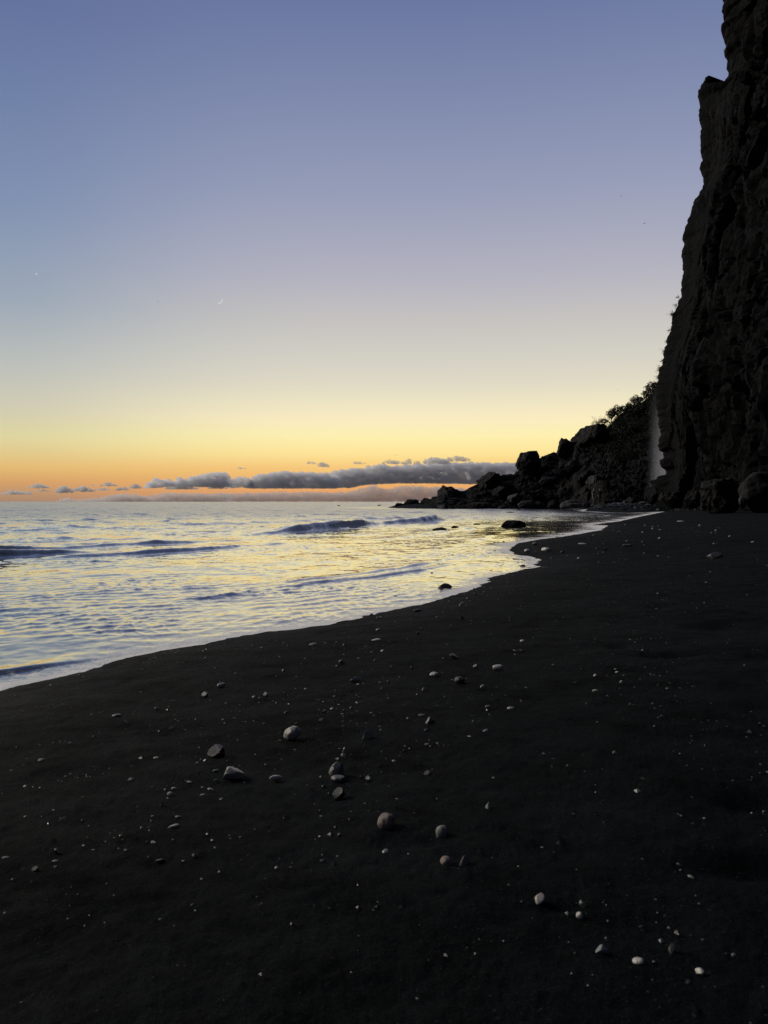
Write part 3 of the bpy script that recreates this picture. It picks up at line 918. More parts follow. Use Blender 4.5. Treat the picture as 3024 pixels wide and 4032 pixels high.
# the rest: tables read off enlarged views of the photograph: (x0, y0, pixels per step), then x y w h tone
TB = [((0, 2650, .4822), """415 97 24 10 P;645 12 22 8 G;1280 287 42 26 G;1095 318 16 8 D;388 375 36 18 D;1455 392 18 8 P;1400 447 44 22 G;960 574 18 6 P;978 620 10 6 P;
1148 698 38 26 P;1274 694 40 18 P;678 823 10 6 P;735 846 9 10 P;90 797 24 10 G;15 813 14 6 P;1235 800 30 14 G;1290 817 34 10 P;995 870 42 12 P;942 882 20 8 G;888 912 46 14 P;
685 885 18 12 D;203 924 30 18 P;270 930 14 8 G;1010 964 30 8 P;1045 977 20 10 G;342 990 28 12 G;503 1025 16 10 P;790 1046 16 8 G;1243 935 34 18 G;1120 962 20 10 D;1420 943 44 18 P;
1543 892 38 18 P;1425 874 16 8 G;1196 874 12 7 G;1323 1072 34 34 B;1612 733 28 14 G;1640 704 18 8 P;840 822 9 7 P;505 725 18 8 D;1625 608 13 8 P"""),
      ((700, 2500, .4822), """865 66 26 10 G;1105 76 64 22 P;685 101 16 12 P;1360 80 36 22 D;210 131 18 14 P;227 188 24 16 G;128 152 14 8 G;1296 250 16 8 P;1355 160 12 8 P;1534 95 16 8 P;
1475 188 16 10 P;1610 205 26 20 D;862 289 24 18 G;305 271 18 10 P;475 312 24 10 D;1475 404 32 12 P;1505 301 10 7 P;1515 396 9 8 P;1352 425 20 16 D;1043 440 24 14 P;870 468 16 8 P;
718 485 38 34 G;622 505 34 18 G;667 512 20 8 G;1290 455 20 16 D;1280 502 30 14 G;1152 488 14 8 P;265 532 10 7 G;395 557 24 12 G;508 570 12 9 P;888 635 40 28 D;1315 567 16 7 P;
1260 601 30 14 P;1298 604 16 10 G;1357 611 18 10 G;1345 645 22 10 P;1575 637 32 12 G;1200 617 22 14 D;1228 632 14 8 G;1172 696 38 28 D;1347 704 12 7 P;367 692 24 18 G;460 678 18 8 P;
565 682 24 8 P;556 708 12 7 P;703 724 26 12 G;840 715 22 10 G;966 722 22 12 G;1280 765 20 10 P;622 867 22 8 P;722 861 14 10 P;632 975 12 9 P;1350 983 44 34 P;1325 930 28 10 D;815 866 10 8 P"""),
      ((1400, 2500, .4822), """168 38 76 16 P;220 128 36 16 P;1362 46 40 16 P;1302 158 14 10 P;714 190 12 7 P;975 255 48 26 D;460 270 28 24 D;292 255 20 12 D;1615 244 24 10 G;557 445 44 32 P;
1036 424 38 34 P;358 343 12 7 P;200 388 22 14 G;268 380 26 14 D;210 436 18 10 G;1350 545 22 12 P;1290 512 12 10 D;1080 586 44 26 G;1313 602 14 7 P;1640 618 36 18 P;1195 661 12 8 P;
1408 668 16 8 P;730 626 16 9 P;540 658 54 22 G;580 778 42 26 D;928 842 48 32 P;582 893 38 18 G;960 708 26 22 D;208 778 40 18 G;440 927 14 10 P;400 945 34 24 D;880 998 24 10 D;
1005 1013 20 12 P;250 1011 14 10 G;1470 850 14 9 P;1330 822 9 8 G;290 597 12 7 P;265 516 10 7 P;395 574 16 8 D;1552 643 11 12 G"""),
      ((2200, 2600, .4967), """180 68 16 12 D;290 118 30 18 P;450 69 22 8 G;463 93 28 12 P;128 174 20 10 D;645 152 14 10 G;802 125 26 8 G;757 116 14 7 G;790 195 20 20 D;862 224 32 12 G;
1062 208 22 10 P;1060 259 14 8 G;1143 302 14 8 P;1360 232 12 8 P;1422 110 18 7 G;1583 302 10 8 P;290 318 34 8 P;318 352 16 8 G;155 370 34 16 P;120 372 18 8 G;90 359 18 8 G;216 345 30 18 D;
575 355 44 26 D;585 394 12 7 P;555 384 20 10 G;762 382 28 10 G;447 399 14 10 D;700 426 14 10 P;350 403 14 7 G;350 436 14 7 G;1047 400 12 10 P;1294 401 32 10 P;788 454 10 7 P;
1073 473 14 7 P;468 479 24 8 G;553 482 12 8 P;765 530 34 30 D;146 629 32 12 P;205 607 14 8 G;458 646 12 10 P;1057 637 18 9 G;562 728 14 16 P;960 741 12 8 P;357 806 24 14 G;
1015 832 11 10 G;1335 524 20 10 D;1595 497 24 8 D;1570 725 10 8 G"""),
      ((700, 2900, .4822), """95 374 36 14 P;310 277 54 16 G;268 433 50 22 P;202 478 46 16 P;200 414 22 8 G;310 357 44 16 D;355 510 34 14 G;165 212 26 12 P;545 375 16 8 G;715 227 16 8 P;
1058 396 14 8 P;1495 327 20 14 D;1170 650 24 10 P;863 664 10 8 P;280 847 24 12 P;430 833 14 8 P;508 821 24 10 G;882 888 30 14 P;1000 861 22 10 G;1160 818 22 18 P;1440 821 16 10 D;
135 972 44 30 B;47 1017 28 14 P;340 1105 26 16 P;805 1070 28 14 P;1470 943 26 10 P;1280 1038 46 46 B;1303 978 26 12 G;1185 1010 30 12 D;1178 966 12 8 P;1318 808 36 30 D;925 1070 30 12 D"""),
      ((1400, 2950, .4822), """585 200 64 46 D;625 168 20 10 P;1122 250 50 40 D;1123 240 28 14 P;335 412 34 22 G;693 370 28 16 P;722 344 24 14 G;835 420 32 18 P;820 518 22 18 G;570 510 36 16 D;
1103 392 40 30 D;1208 380 52 26 D;637 752 38 18 P;240 895 32 16 G;1072 705 22 22 P;823 747 16 9 G;1608 490 14 12 G;1520 806 20 14 G;1185 916 18 12 G;1325 962 28 16 P;868 621 10 9 P;
702 577 14 8 G;400 680 60 40 D;770 1055 12 9 G"""),
      ((0, 3100, .4822), """213 239 36 12 P;670 269 22 16 G;825 377 30 10 P;685 479 36 12 P;760 512 28 8 G;862 443 14 8 P;985 433 20 8 P;892 460 11 8 P;1028 512 28 10 G;1250 452 42 20 P;
1452 241 44 14 G;1245 233 20 8 P;1090 197 34 20 D;1218 352 22 14 G;1410 428 22 8 P;455 603 52 18 P;460 525 44 50 D;455 648 34 16 D;285 670 60 40 D;870 786 13 9 P;635 872 16 10 G;
928 883 14 9 P;855 1106 16 12 P;553 1073 18 10 G;1310 1080 30 14 G;1422 1130 14 9 G;37 1025 24 12 P;1645 748 20 10 P;1300 605 70 24 D;1210 570 18 9 G;145 627 14 9 G;105 752 30 16 D;
1595 1006 20 12 P;1570 960 26 16 D"""),
      ((2100, 3100, .557), """137 154 18 14 G;283 197 36 22 G;497 252 22 12 G;440 338 11 9 G;62 428 22 14 P;147 460 10 8 G;767 518 34 22 G;920 460 28 16 G;980 449 18 12 G;873 481 14 10 G;
1027 547 30 18 G;1043 587 20 12 G;305 583 14 9 P;1210 220 26 12 G;1628 168 18 12 G;325 912 46 46 P;528 946 18 12 G;880 888 18 12 G;930 908 18 12 D;870 955 13 9 G;958 996 22 12 G;
765 990 34 22 D;900 1088 32 24 P;980 1148 46 70 G;518 1075 28 24 G;855 1237 34 18 G;1173 1308 64 40 P;1093 1376 32 22 G;1417 1192 34 30 G;250 1097 12 9 G;293 1173 14 10 G;
420 1327 14 10 G;840 1360 14 10 G;1148 766 14 9 G;1172 822 16 10 G;480 720 16 10 G"""),
      ((1900, 2050, .3617), """870 338 42 24 D;1317 252 18 18 D;1240 300 24 12 G;1340 311 54 26 D;1320 347 38 12 D;1258 360 20 12 P;1560 45 36 18 G;1490 112 20 12 G;1307 97 34 18 P;1218 157 48 12 D;
1575 222 32 18 G;920 384 28 16 G;748 410 30 26 D;1045 405 26 14 P;1265 452 26 12 D;658 509 24 12 P;690 505 26 10 G;275 668 20 9 P;90 727 18 10 G;25 728 34 14 D;16 774 28 11 P;
130 328 40 20 D;437 487 58 30 D;195 489 40 14 D;220 475 26 14 D;384 453 24 16 D;262 435 24 14 D;517 434 28 12 D;230 225 30 16 D;88 538 36 12 D;870 148 26 12 D;800 175 38 10 D"""),
      ((2400, 2050, .3761), """370 48 22 12 G;453 62 24 8 P;451 82 22 10 P;513 58 24 12 G;530 93 30 9 P;343 119 18 12 P;527 180 42 18 G;347 221 26 16 G;370 256 28 14 D;362 340 20 10 P;
505 370 28 12 P;748 5 80 9 P;945 50 22 18 P;1112 101 18 16 P;1068 125 28 12 P;1257 161 28 12 P;1497 222 32 10 P;1093 239 24 12 P;1130 234 18 14 D;502 762 24 14 P;492 919 28 8 G;995 857 24 16 D"""),
      ((1400, 2200, .4219), """650 378 18 10 D;148 520 36 20 D;208 547 30 18 G;234 545 20 16 G;580 482 78 26 D;822 501 22 10 G;760 545 30 14 G;992 555 48 36 D;210 658 52 16 G;583 690 34 28 D;
885 620 11 9 P;1043 368 20 18 P;1075 395 20 14 G;1108 325 28 18 D;876 395 22 14 D;485 750 14 9 G;1335 375 13 14 G;1260 705 20 10 G;816 305 34 16 D;705 307 38 12 D;368 350 66 28 D;
770 244 34 14 D;550 320 60 12 D;710 127 28 20 D;1165 242 20 12 D;1110 280 30 14 D"""),
      ]
TONE = {'P': 'pale', 'G': 'grey', 'D': 'dark', 'B': 'brown'}
stones = []
for (x, y, w, h, sh, mt, label, ref) in LM:
    stones.append(dict(x=x, y=y, w=w, h=h, sh=sh, mt=mt, label=label, ref=ref))
nlm = len(stones)
for (x0, y0, k), txt in TB:
    for row in txt.replace('\n', '').split(';'):
        a = row.split()
        x, y, w, h = (float(v) for v in a[:4])
        stones.append(dict(x=x0 + x * k, y=y0 + y * k, w=max(w * k, 4.5), h=max(h * k, 3.2), sh=None, mt=TONE[a[4]], label=None))
lmx = [(s['x'], s['y'], s['ref']) for s in stones[:nlm]]


def where(s):
    best = min(lmx, key=lambda q: math.hypot(q[0] - s['x'], (q[1] - s['y']) * 1.6))
    ddx, ddy = s['x'] - best[0], (s['y'] - best[1]) * 1.6
    a = math.degrees(math.atan2(-ddy, ddx)) % 360
    words = ['right of', 'behind and right of', 'behind', 'behind and left of', 'left of', 'in front and left of', 'in front of', 'in front and right of']
    return words[int((a + 22.5) // 45) % 8], best[2], math.hypot(ddx, ddy)


ORD = ['first', 'second', 'third', 'fourth', 'fifth', 'sixth', 'seventh', 'eighth', 'ninth', 'tenth', 'eleventh', 'twelfth']
used = {}
for st in stones[nlm:]:
    big = st['w'] * st['h']
    size = 'tiny' if big < 55 else 'small' if big < 190 else 'middling'
    asp = st['w'] / st['h']
    shp = 'flat sliver' if asp > 2.6 else 'chip' if size == 'tiny' else 'pebble' if size == 'small' else 'stone'
    st['sh'] = 'small' if big < 150 else ('flat' if asp > 2.3 else random.choice(['ang', 'ang', 'egg']))
    if size == 'tiny' and st['mt'] == 'pale' and random.random() < 0.45:
        st['mt'] = 'grey'
    wd, rf, dist = where(st)
    key = (size, st['mt'], shp, wd, rf)
    used.setdefault(key, []).append((dist, st))
for (size, tone, shp, wd, rf), lst in used.items():
    lst.sort(key=lambda q: q[0])
    for k, (dist, st) in enumerate(lst):
        tail = '' if len(lst) == 1 else f', {ORD[k]} out'
        st['label'] = f'{size} {tone} {shp} {wd} {rf}{tail}'

rs = np.random.default_rng(12)
for i, st in enumerate(stones):
    base = ground(st['x'], st['y'] + st['h'] * 0.46)
    Yd = base[1]
    dist = math.hypot(base[0], base[1])
    w = st['w'] * Yd / F
    el = math.atan2(EYE - base[2], dist)                       # how steeply the camera looks down on it
    hh = st['h'] * Yd / F
    dep = w * (0.75 if st['sh'] != 'egg' else 0.85)
    if st['sh'] == 'flat':
        dep = w * 0.55
    # apparent height = hz*cos + dep*sin*~0.6
    hz = max((hh - 0.45 * dep * math.sin(el)) / math.cos(el), hh * 0.45)
    hz_full = hz * (1.12 if st['sh'] == 'egg' else 1.3)
    d = np.array((base[0], base[1])) / dist
    c = np.array((base[0] + d[0] * dep * 0.45, base[1] + d[1] * dep * 0.45))
    gz = max(float(sand_z(c[None])[0]), -0.01)
    view = -math.atan2(base[0], base[1])
    yaw = view + rs.uniform(-0.35, 0.35)
    tl = rs.uniform(-0.10, 0.10) if st['sh'] == 'egg' else rs.uniform(-0.16, 0.16)
    me = PEB[st['sh']][i % len(PEB[st['sh']])]
    if i == 0:
        tl, yaw, w, hz, hz_full = -0.45, view, w * 1.08, hz * 0.97, hz_full * 0.86
    nm = 'stone' if st['w'] * st['h'] > 190 else 'pebble'
    o = put(nm, me, M[st['mt']], (c[0], c[1], gz - hz_full / 2 + hz), (w, dep, hz_full), yaw, (0, tl))
    tag(o, st['label'], nm, 'stones lying on the black sand' if nm == 'stone' else 'pebbles lying on the black sand')

# ------------------------------------------------------------------ grit: far too many crumbs to count
OV = np.array([(1, 0, 0), (-1, 0, 0), (0, 1, 0), (0, -1, 0), (0, 0, 1), (0, 0, -1)], float)
OF = np.array([(0, 2, 4), (2, 1, 4), (1, 3, 4), (3, 0, 4), (2, 0, 5), (1, 2, 5), (3, 1, 5), (0, 3, 5)])
NG_ = 32000
gr = np.random.default_rng(5)
ga = np.radians(gr.uniform(-42, 42, NG_))
gd = 0.7 * (26 / 0.7) ** (gr.uniform(0, 1, NG_) ** 0.8)
gp = np.stack([gd * np.sin(ga), gd * np.cos(ga)], 1)
gs = shore_dist(gp)
dens = 0.45 + 1.3 * fbm(np.stack([gp[:, 0] * 0.9, gp[:, 1] * 0.9, gp[:, 0] * 0], 1), 3)
keep = (gs > 0.12) & (gr.uniform(0, 1, NG_) < np.clip(dens, 0.04, 1) * (0.22 + 0.78 * smoothstep(1.2, 3.0, gd)))
gp, gs = gp[keep], gs[keep]
gz = sand_z(gp, gs)
n = len(gp)
size = 0.0016 * np.exp(gr.normal(0, 0.5, n)) * (1 + np.hypot(gp[:, 0], gp[:, 1]) * 0.13)
shape = gr.uniform(0.6, 1.5, (n, 6, 1)) * np.array((1.2, 0.9, 0.65)) * OV[None]
rot = gr.uniform(0, 6.28, n)
c_, s_ = np.cos(rot)[:, None], np.sin(rot)[:, None]
X = shape[..., 0] * c_ - shape[..., 1] * s_
Yv = shape[..., 0] * s_ + shape[..., 1] * c_
GV = np.stack([X * size[:, None] + gp[:, :1], Yv * size[:, None] + gp[:, 1:], shape[..., 2] * size[:, None] + gz[:, None] + size[:, None] * 0.3], -1).reshape(-1, 3)
GF = (OF[None] + (np.arange(n) * 6)[:, None, None]).reshape(-1, 3)
me = mk_mesh('grit', GV, GF, smooth=False)
mi = gr.choice([0, 1, 2], size=n, p=[0.012, 0.21, 0.778])
me.materials.append(M['pale'])
me.materials.append(M['grey'])
me.materials.append(M['dark'])
me.polygons.foreach_set('material_index', np.repeat(mi, 8).astype(np.int32))
tag(obj('grit', me), 'coarse grit and crumbs of stone strewn over the black sand', 'grit', kind='stuff')


# rubble between the cliff corner and the walkers
nrub = 700
rp_ = np.stack([gr.uniform(22.5, 37, nrub), gr.uniform(66, 104, nrub)], 1)
rsd = shore_dist(rp_)
kp = (rsd > 0.5) & (gr.uniform(0, 1, nrub) < smoothstep(60, 90, rp_[:, 1]) + 0.15)
rp_, rsd = rp_[kp], rsd[kp]
rz = sand_z(rp_, rsd)
Vi, Fi = ICO[1]
n = len(rp_)
rsz = 0.09 * np.exp(gr.normal(0, 0.55, n))
RV = (Vi[None] * gr.uniform(0.65, 1.25, (n, len(Vi), 1)) * np.stack([gr.uniform(0.9, 1.9, n), gr.uniform(0.8, 1.3, n), gr.uniform(0.45, 0.8, n)], 1)[:, None] * rsz[:, None, None])
RV[..., :2] += rp_[:, None]
RV[..., 2] += (rz + rsz * 0.3)[:, None]
me = mk_mesh('rubble', RV.reshape(-1, 3), (Fi[None] + (np.arange(n) * len(Vi))[:, None, None]).reshape(-1, 3), smooth=False)
for k in ('slab', 'dark', 'grey'):
    me.materials.append(M[k])
me.polygons.foreach_set('material_index', np.repeat(gr.choice([0, 1, 2], size=n, p=[0.45, 0.4, 0.15]), len(Fi)).astype(np.int32))
tag(obj('rubble', me), 'loose dark rubble strewn over the sand below the waterfall', 'rubble', kind='stuff')


# a pale hoop-like arch stuck in the sand and a faint ring lying flat
def tube(path, rad_, nseg=10):
    path = np.array(path)
    Vv, n = [], len(path)
    for i in range(n):
        t = path[min(i + 1, n - 1)] - path[max(i - 1, 0)]
        t /= np.linalg.norm(t)
        u = np.cross(t, (0.3, 0.9, 0.2))
        u /= np.linalg.norm(u)
        v = np.cross(t, u)
        r = rad_[i] if hasattr(rad_, '__len__') else rad_
        for k in range(nseg):
            a = 2 * math.pi * k / nseg
            Vv.append(path[i] + r * (math.cos(a) * u + math.sin(a) * v))
    return np.array(Vv), grid_faces(n, nseg, True)


p = ground(1824, 2386)
wm = 29 * p[1] / F
pts = [(wm * (0.5 * math.cos(a)), 0.15 * wm * math.sin(a), wm * 0.62 * math.sin(a) - 0.01) for a in np.linspace(math.pi, 0.25, 22)]
Vv, Ff = tube(pts, [0.05 * wm + 0.05 * wm * i / 21 for i in range(22)])
o = obj('curved_twig', mk_mesh('curved_twig', Vv, Ff), M['pale'])
o.location = p
tag(o, 'pale bleached twig bent into an arch, both ends in the sand', 'driftwood')
p = ground(2039, 2563)
wm = 36 * p[1] / F
pts = [(0.5 * wm * math.cos(a), 0.5 * wm * math.sin(a) * 0.95, 0.004) for a in np.linspace(0.3, 5.6, 30)]
Vv, Ff = tube(pts, 0.035 * wm)
o = obj('ring', mk_mesh('ring', Vv, Ff), M['grey'])
o.location = p
tag(o, 'thin grey open ring lying flat on the sand', 'ring')

# ------------------------------------------------------------------ boulders of the headland, in the water and under the cliff
A3 = (1500, 1450, .7233)
BL = [  # zoom-3 boxes x0 y0 x1 y1, distance, mesh kind, material, label
    (72, 733, 127, 762, 122, 'r', 'boulder', 'low dark rock in the sea, outermost of the headland rocks'),
    (124, 712, 208, 762, 120, 'b', 'boulder', 'peaked dark rock in the sea, second from the headland tip'),
    (205, 705, 278, 768, 117, 'b', 'boulder', 'dark boulder at the tip joining the headland and the sea rocks'),
    (268, 697, 312, 745, 119, 'b', 'boulder', 'small dark boulder tucked left of the big slanted block'),
    (300, 634, 462, 770, 117, 'b', 'boulder', 'big slanted dark block standing at the headland tip'),
    (290, 742, 366, 780, 110, 'b', 'slab', 'pale pointed slab leaning in the water before the big slanted block'),
    (415, 728, 470, 768, 111, 'r', 'boulder', 'low wet boulder right of the leaning pale slab'),
    (466, 728, 598, 772, 110, 'b', 'boulder', 'wide low dark boulder at the waterline below the headland'),
    (520, 562, 660, 660, 117, 'b', 'boulder', 'broad dark boulder on the ridge above the low headland end'),
    (735, 450, 868, 560, 118, 'b', 'boulder', 'sharp peaked boulder jutting out over the ridge'),
    (960, 376, 1052, 470, 121, 'b', 'boulder', 'square dark boulder stepped above the peaked one on the ridge'),
    (1040, 303, 1235, 420, 123, 'b', 'boulder', 'great flat-topped rock brow below the first shrubs'),
    (690, 680, 762, 724, 110, 'b', 'slab', 'pale grey slab tilted on the lower headland slope'),
    (745, 718, 830, 762, 109, 'b', 'slab', 'low grey slab at the waterline in mid headland'),
    (820, 722, 880, 770, 109, 'b', 'boulder', 'dark boulder at the waterline right of the low grey slab'),
    (905, 715, 975, 772, 108, 'b', 'boulder', 'dark upright boulder at the waterline before the pale shore boulder'),
    (975, 716, 1105, 772, 106, 'r', 'slab', 'large rounded boulder with a pale left side where water meets sand'),
    (1115, 580, 1190, 638, 108, 'b', 'slab', 'long pale slab leaning on the slope above the walkers'),
    (1200, 576, 1246, 640, 108, 'b', 'slab', 'upright grey slab right of the long pale slab'),
    (1335, 510, 1388, 552, 112, 'b', 'slab', 'grey rock patch high on the slope left of the waterfall'),
    (1170, 632, 1290, 660, 106, 'b', 'boulder', 'flat dark ledge rock behind the walkers heads'),
    (1095, 728, 1150, 762, 101, 'r', 'boulder', 'dark rounded stone left of a pale one by the walkers feet'),
    (1142, 732, 1180, 758, 100, 'r', 'slab', 'pale rounded stone just before the walkers feet'),
    (635, 745, 690, 768, 108, 'r', 'boulder', 'small dark rock at the waterline under the tilted pale slab'),
    (380, 770, 470, 780, 107, 'r', 'boulder', 'flat rock almost awash below the headland tip'),
    (860, 590, 960, 640, 112, 'b', 'boulder', 'dark boulder half way up the slope in mid headland'),
    (600, 640, 690, 700, 113, 'b', 'boulder', 'dark boulder low on the slope under the broad ridge boulder'),
    (1000, 500, 1080, 560, 115, 'b', 'boulder', 'dark boulder under the great rock brow'),
    (1335, 700, 1405, 750, 92, 'b', 'boulder', 'black boulder on the sand right of the walkers'),
    (1310, 716, 1338, 752, 92, 'b', 'slab', 'pale leaning splinter of rock against the black sand boulder'),
    (1470, 712, 1505, 732, 86, 'r', 'pale', 'single pale stone lying before the cliff foot'),
    (-20, 743, 2, 748, 160, 'b', 'boulder', 'tiny rock tip breaking the sea surface off the headland'),
    (-238, 744, -222, 748, 170, 'b', 'boulder', 'faint dark speck of rock far out on the open water'),
]
bi = 0
for x0, y0, x1, y1, D, kd, mt, label in BL:
    X0, X1 = A3[0] + x0 * A3[2], A3[0] + x1 * A3[2]
    Y0, Y1 = A3[1] + y0 * A3[2], A3[1] + y1 * A3[2]
    a, b = at(X0, Y1, D), at(X1, Y0, D)
    w, h = b[0] - a[0], b[2] - a[2]
    me = (BOULD if kd == 'b' else ROUNDB)[bi % (6 if kd == 'b' else 3)]
    sink = 1.25
    o = put('boulder', me, M[mt], ((a[0] + b[0]) / 2, D, b[2] - h * sink / 2), (w * 1.06, w * 0.9, h * sink), rs.uniform(-0.3, 0.3) + (math.pi if bi % 2 else 0), (0, rs.uniform(-0.05, 0.05)))
    tag(o, label, 'boulder', 'boulders of the headland')
    bi += 1
for X0, Y0, X1, Y1, mt, label in (
        (1970, 2041, 2076, 2075, 'boulder', 'dark humped boulder alone in the shallow wash beyond the beach spit'),
        (1986, 2011, 2036, 2020, 'boulder', 'low dark rock back awash between the humped boulder and the headland'),
        (2034, 2001, 2056, 2008, 'boulder', 'small dark rock tip in the wash under the headland'),
        (1770, 2062, 1814, 2080, 'boulder', 'round rock just showing in the white water behind the breaker'),
        (1690, 2070, 1770, 2088, 'boulder', 'long flat rock awash left of the round one'),
        (1860, 2056, 1905, 2068, 'boulder', 'small flat rock awash right of the round one')):
    p = at((X0 + X1) / 2, Y1, EYE * F / (Y1 - 1975))
    k = p[1] / F
    w, h = (X1 - X0) * k, (Y1 - Y0) * k
    o = put('boulder', ROUNDB[bi % 3], M[mt], (p[0], p[1] + w * 0.25, h * 0.8 - h * 0.8), (w * (1.0 if X1 - X0 > 100 else 0.75), w * 0.7, h * (1.6 if X1 - X0 > 100 else 1.1)), rs.uniform(-0.2, 0.2), (0, rs.uniform(-.08, .08)))
    tag(o, label, 'boulder', 'boulders standing in the wash')
    bi += 1
# under the cliff on the right
for X0, Y0, X1, Y1, D, kd, mt, label in (
        (2762, 1880, 2930, 2010, 42, 'b', 'boulder', 'great ribbed boulder leaning at the cliff foot'),
        (2915, 1855, 3090, 2000, 38, 'r', 'boulder', 'huge smooth rounded boulder at the right end of the cliff foot'),
        (2908, 1955, 2940, 1994, 37.5, 'r', 'slab', 'small pale boulder tucked beside the huge smooth one'),
        (2540, 1920, 2600, 1975, 80, 'b', 'boulder', 'black boulder under the overhanging cliff corner'),
        (2600, 1935, 2690, 1990, 74, 'b', 'boulder', 'dark block at the foot of the cliff right of its corner'),
        (2690, 1930, 2760, 1990, 62, 'b', 'boulder', 'dark block between the cliff corner and the ribbed boulder')):
    a, b = at(X0, Y1, D), at(X1, Y0, D)
    w, h = b[0] - a[0], b[2] - a[2]
    me = (BOULD if kd == 'b' else ROUNDB)[bi % (6 if kd == 'b' else 3)]
    o = put('boulder', me, M[mt], ((a[0] + b[0]) / 2, D, b[2] - h * 0.62), (w * 1.05, w * 0.85, h * 1.24), rs.uniform(-.3, .3), (0, -0.25 if 'ribbed' in label else 0))
    tag(o, label, 'boulder', 'boulders at the cliff foot')
    bi += 1

# ------------------------------------------------------------------ waterfall: layered sheets of falling drops behind the cliff corner
def waterfall():
    m, n = mat('falling_water')
    ge = n.n('ShaderNodeAttribute', attribute_name='dens')
    v = scaled(n, (5.0, 5.0, 0.35))
    st = n.noise(v, 1.0, 5, 0.6)
    al = n.math('MULTIPLY', ge.outputs['Fac'], n.maprange(st, 0.3, 0.7, 0.35, 1.25), True)
    d = n.n('ShaderNodeBsdfDiffuse')
    d.inputs['Color'].default_value = (0.85, 0.85, 0.88, 1)
    t = n.n('ShaderNodeBsdfTranslucent')
    t.inputs['Color'].default_value = (0.85, 0.85, 0.88, 1)
    a = n.n('ShaderNodeMixShader')
    n.l(d.outputs[0], a.inputs[1])
    n.l(t.outputs[0], a.inputs[2])
    tr = n.n('ShaderNodeBsdfTransparent')
    b = n.n('ShaderNodeMixShader')
    n.l(al, b.inputs[0])
    n.l(tr.outputs[0], b.inputs[1])
    n.l(a.outputs[0], b.inputs[2])
    n.l(b.outputs[0], n.o.inputs['Surface'])
    VV, FF, DD = [], [], []
    base = 0
    r = np.random.default_rng(8)
    for k in range(9):
        Yk = 90.5 + 0.28 * k
        us = np.linspace(0, 1, 26)
        vs = np.linspace(0, 1, 40)
        x0 = at(2528, 1800, Yk)[0]
        x1 = at(2700, 1800, Yk)[0]
        zt_ = at(2600, 1470, Yk)[2]
        zb_ = 0.2
        U, Vg = np.meshgrid(us, vs)
        X = x0 + (x1 - x0) * U + 0.10 * np.sin(Vg * 3 + k)
        Z = zt_ + (zb_ - zt_) * Vg
        Yy = Yk + 0.12 * np.sin(U * 9 + k * 1.7) + 0.1 * np.sin(Vg * 5 + k)
        lo = 0.20 - 0.04 * Vg + 0.03 * math.sin(k * 2.1)
        dn = smoothstep(lo - 0.10, lo + 0.32, U) ** 1.4 * (0.03 + 0.97 * smoothstep(0.0, 0.75, Vg)) * 0.135
        VV.append(np.stack([X, Yy, Z], -1).reshape(-1, 3))
        FF.append(grid_faces(40, 26) + base)
        DD.append(dn.ravel())
        base += 40 * 26
    me = mk_mesh('waterfall', np.concatenate(VV), np.concatenate(FF))
    attr(me, 'dens', np.concatenate(DD))
    tag(obj('waterfall', me, m), 'pale misty waterfall dropping behind the cliff corner onto the beach', 'waterfall')


waterfall()

# ------------------------------------------------------------------ plants
def leaf_cloud(seed, n, size, ell=(1, 1, 1), up=0.0, hollow=0.35):
    r = np.random.default_rng(seed)
    d = r.normal(size=(n, 3))
    d /= np.linalg.norm(d, axis=1)[:, None]
    rad_ = r.uniform(hollow, 1, n) ** 0.6 * (0.75 + 0.55 * perlin(d * 1.6 + seed))
    c = d * rad_[:, None] * np.array(ell)
    c[:, 2] += up
    t = r.normal(size=(n, 3))
    t /= np.linalg.norm(t, axis=1)[:, None]
    u = np.cross(t, r.normal(size=(n, 3)))
    u /= np.linalg.norm(u, axis=1)[:, None]
    L = size * r.uniform(0.6, 1.4, n)[:, None]
    Vv = np.stack([c - t * L, c + u * L * 0.36, c + t * L, c - u * L * 0.36], 1).reshape(-1, 3)
    return Vv, np.arange(n * 4).reshape(-1, 4)


def stems(seed, n, h, spread, rad_=0.03):
    r = np.random.default_rng(seed)
    VV, FF, b = [], [], 0
    for k in range(n):
        a = r.uniform(0, 6.28)
        sp = spread * r.uniform(0.3, 1)
        pts = [np.array((sp * math.cos(a) * t ** 1.3 + 0.05 * r.normal() * t, sp * math.sin(a) * t ** 1.3, h * t * r.uniform(0.9, 1.05) - 0.25)) for t in np.linspace(0, 1, 6)]
        Vv, Ff = tube(pts, np.linspace(rad_, rad_ * 0.25, 6), 5)
        VV.append(Vv)
        FF.append(Ff + b)
        b += len(Vv)
    return np.concatenate(VV), np.concatenate(FF)


crowns = [mk_mesh('foliage', *leaf_cloud(200 + i, 1100, 0.085, (1.1, 0.8, 0.75), 0.6), smooth=False) for i in range(3)]
stemsm = [mk_mesh('stem', *stems(220 + i, 7, 1.3, 0.8)) for i in range(3)]
for c in crowns:
    c.materials.append(M['leaf'])
for c in stemsm:
    c.materials.append(M['twig'])


def hz(px):        # ridge height at photo column
    Yr_ = float(np.interp(px, hu, yr))
    yy = float(np.interp(px, hp[:, 0], hp[:, 1]))
    return at(px, yy, Yr_)


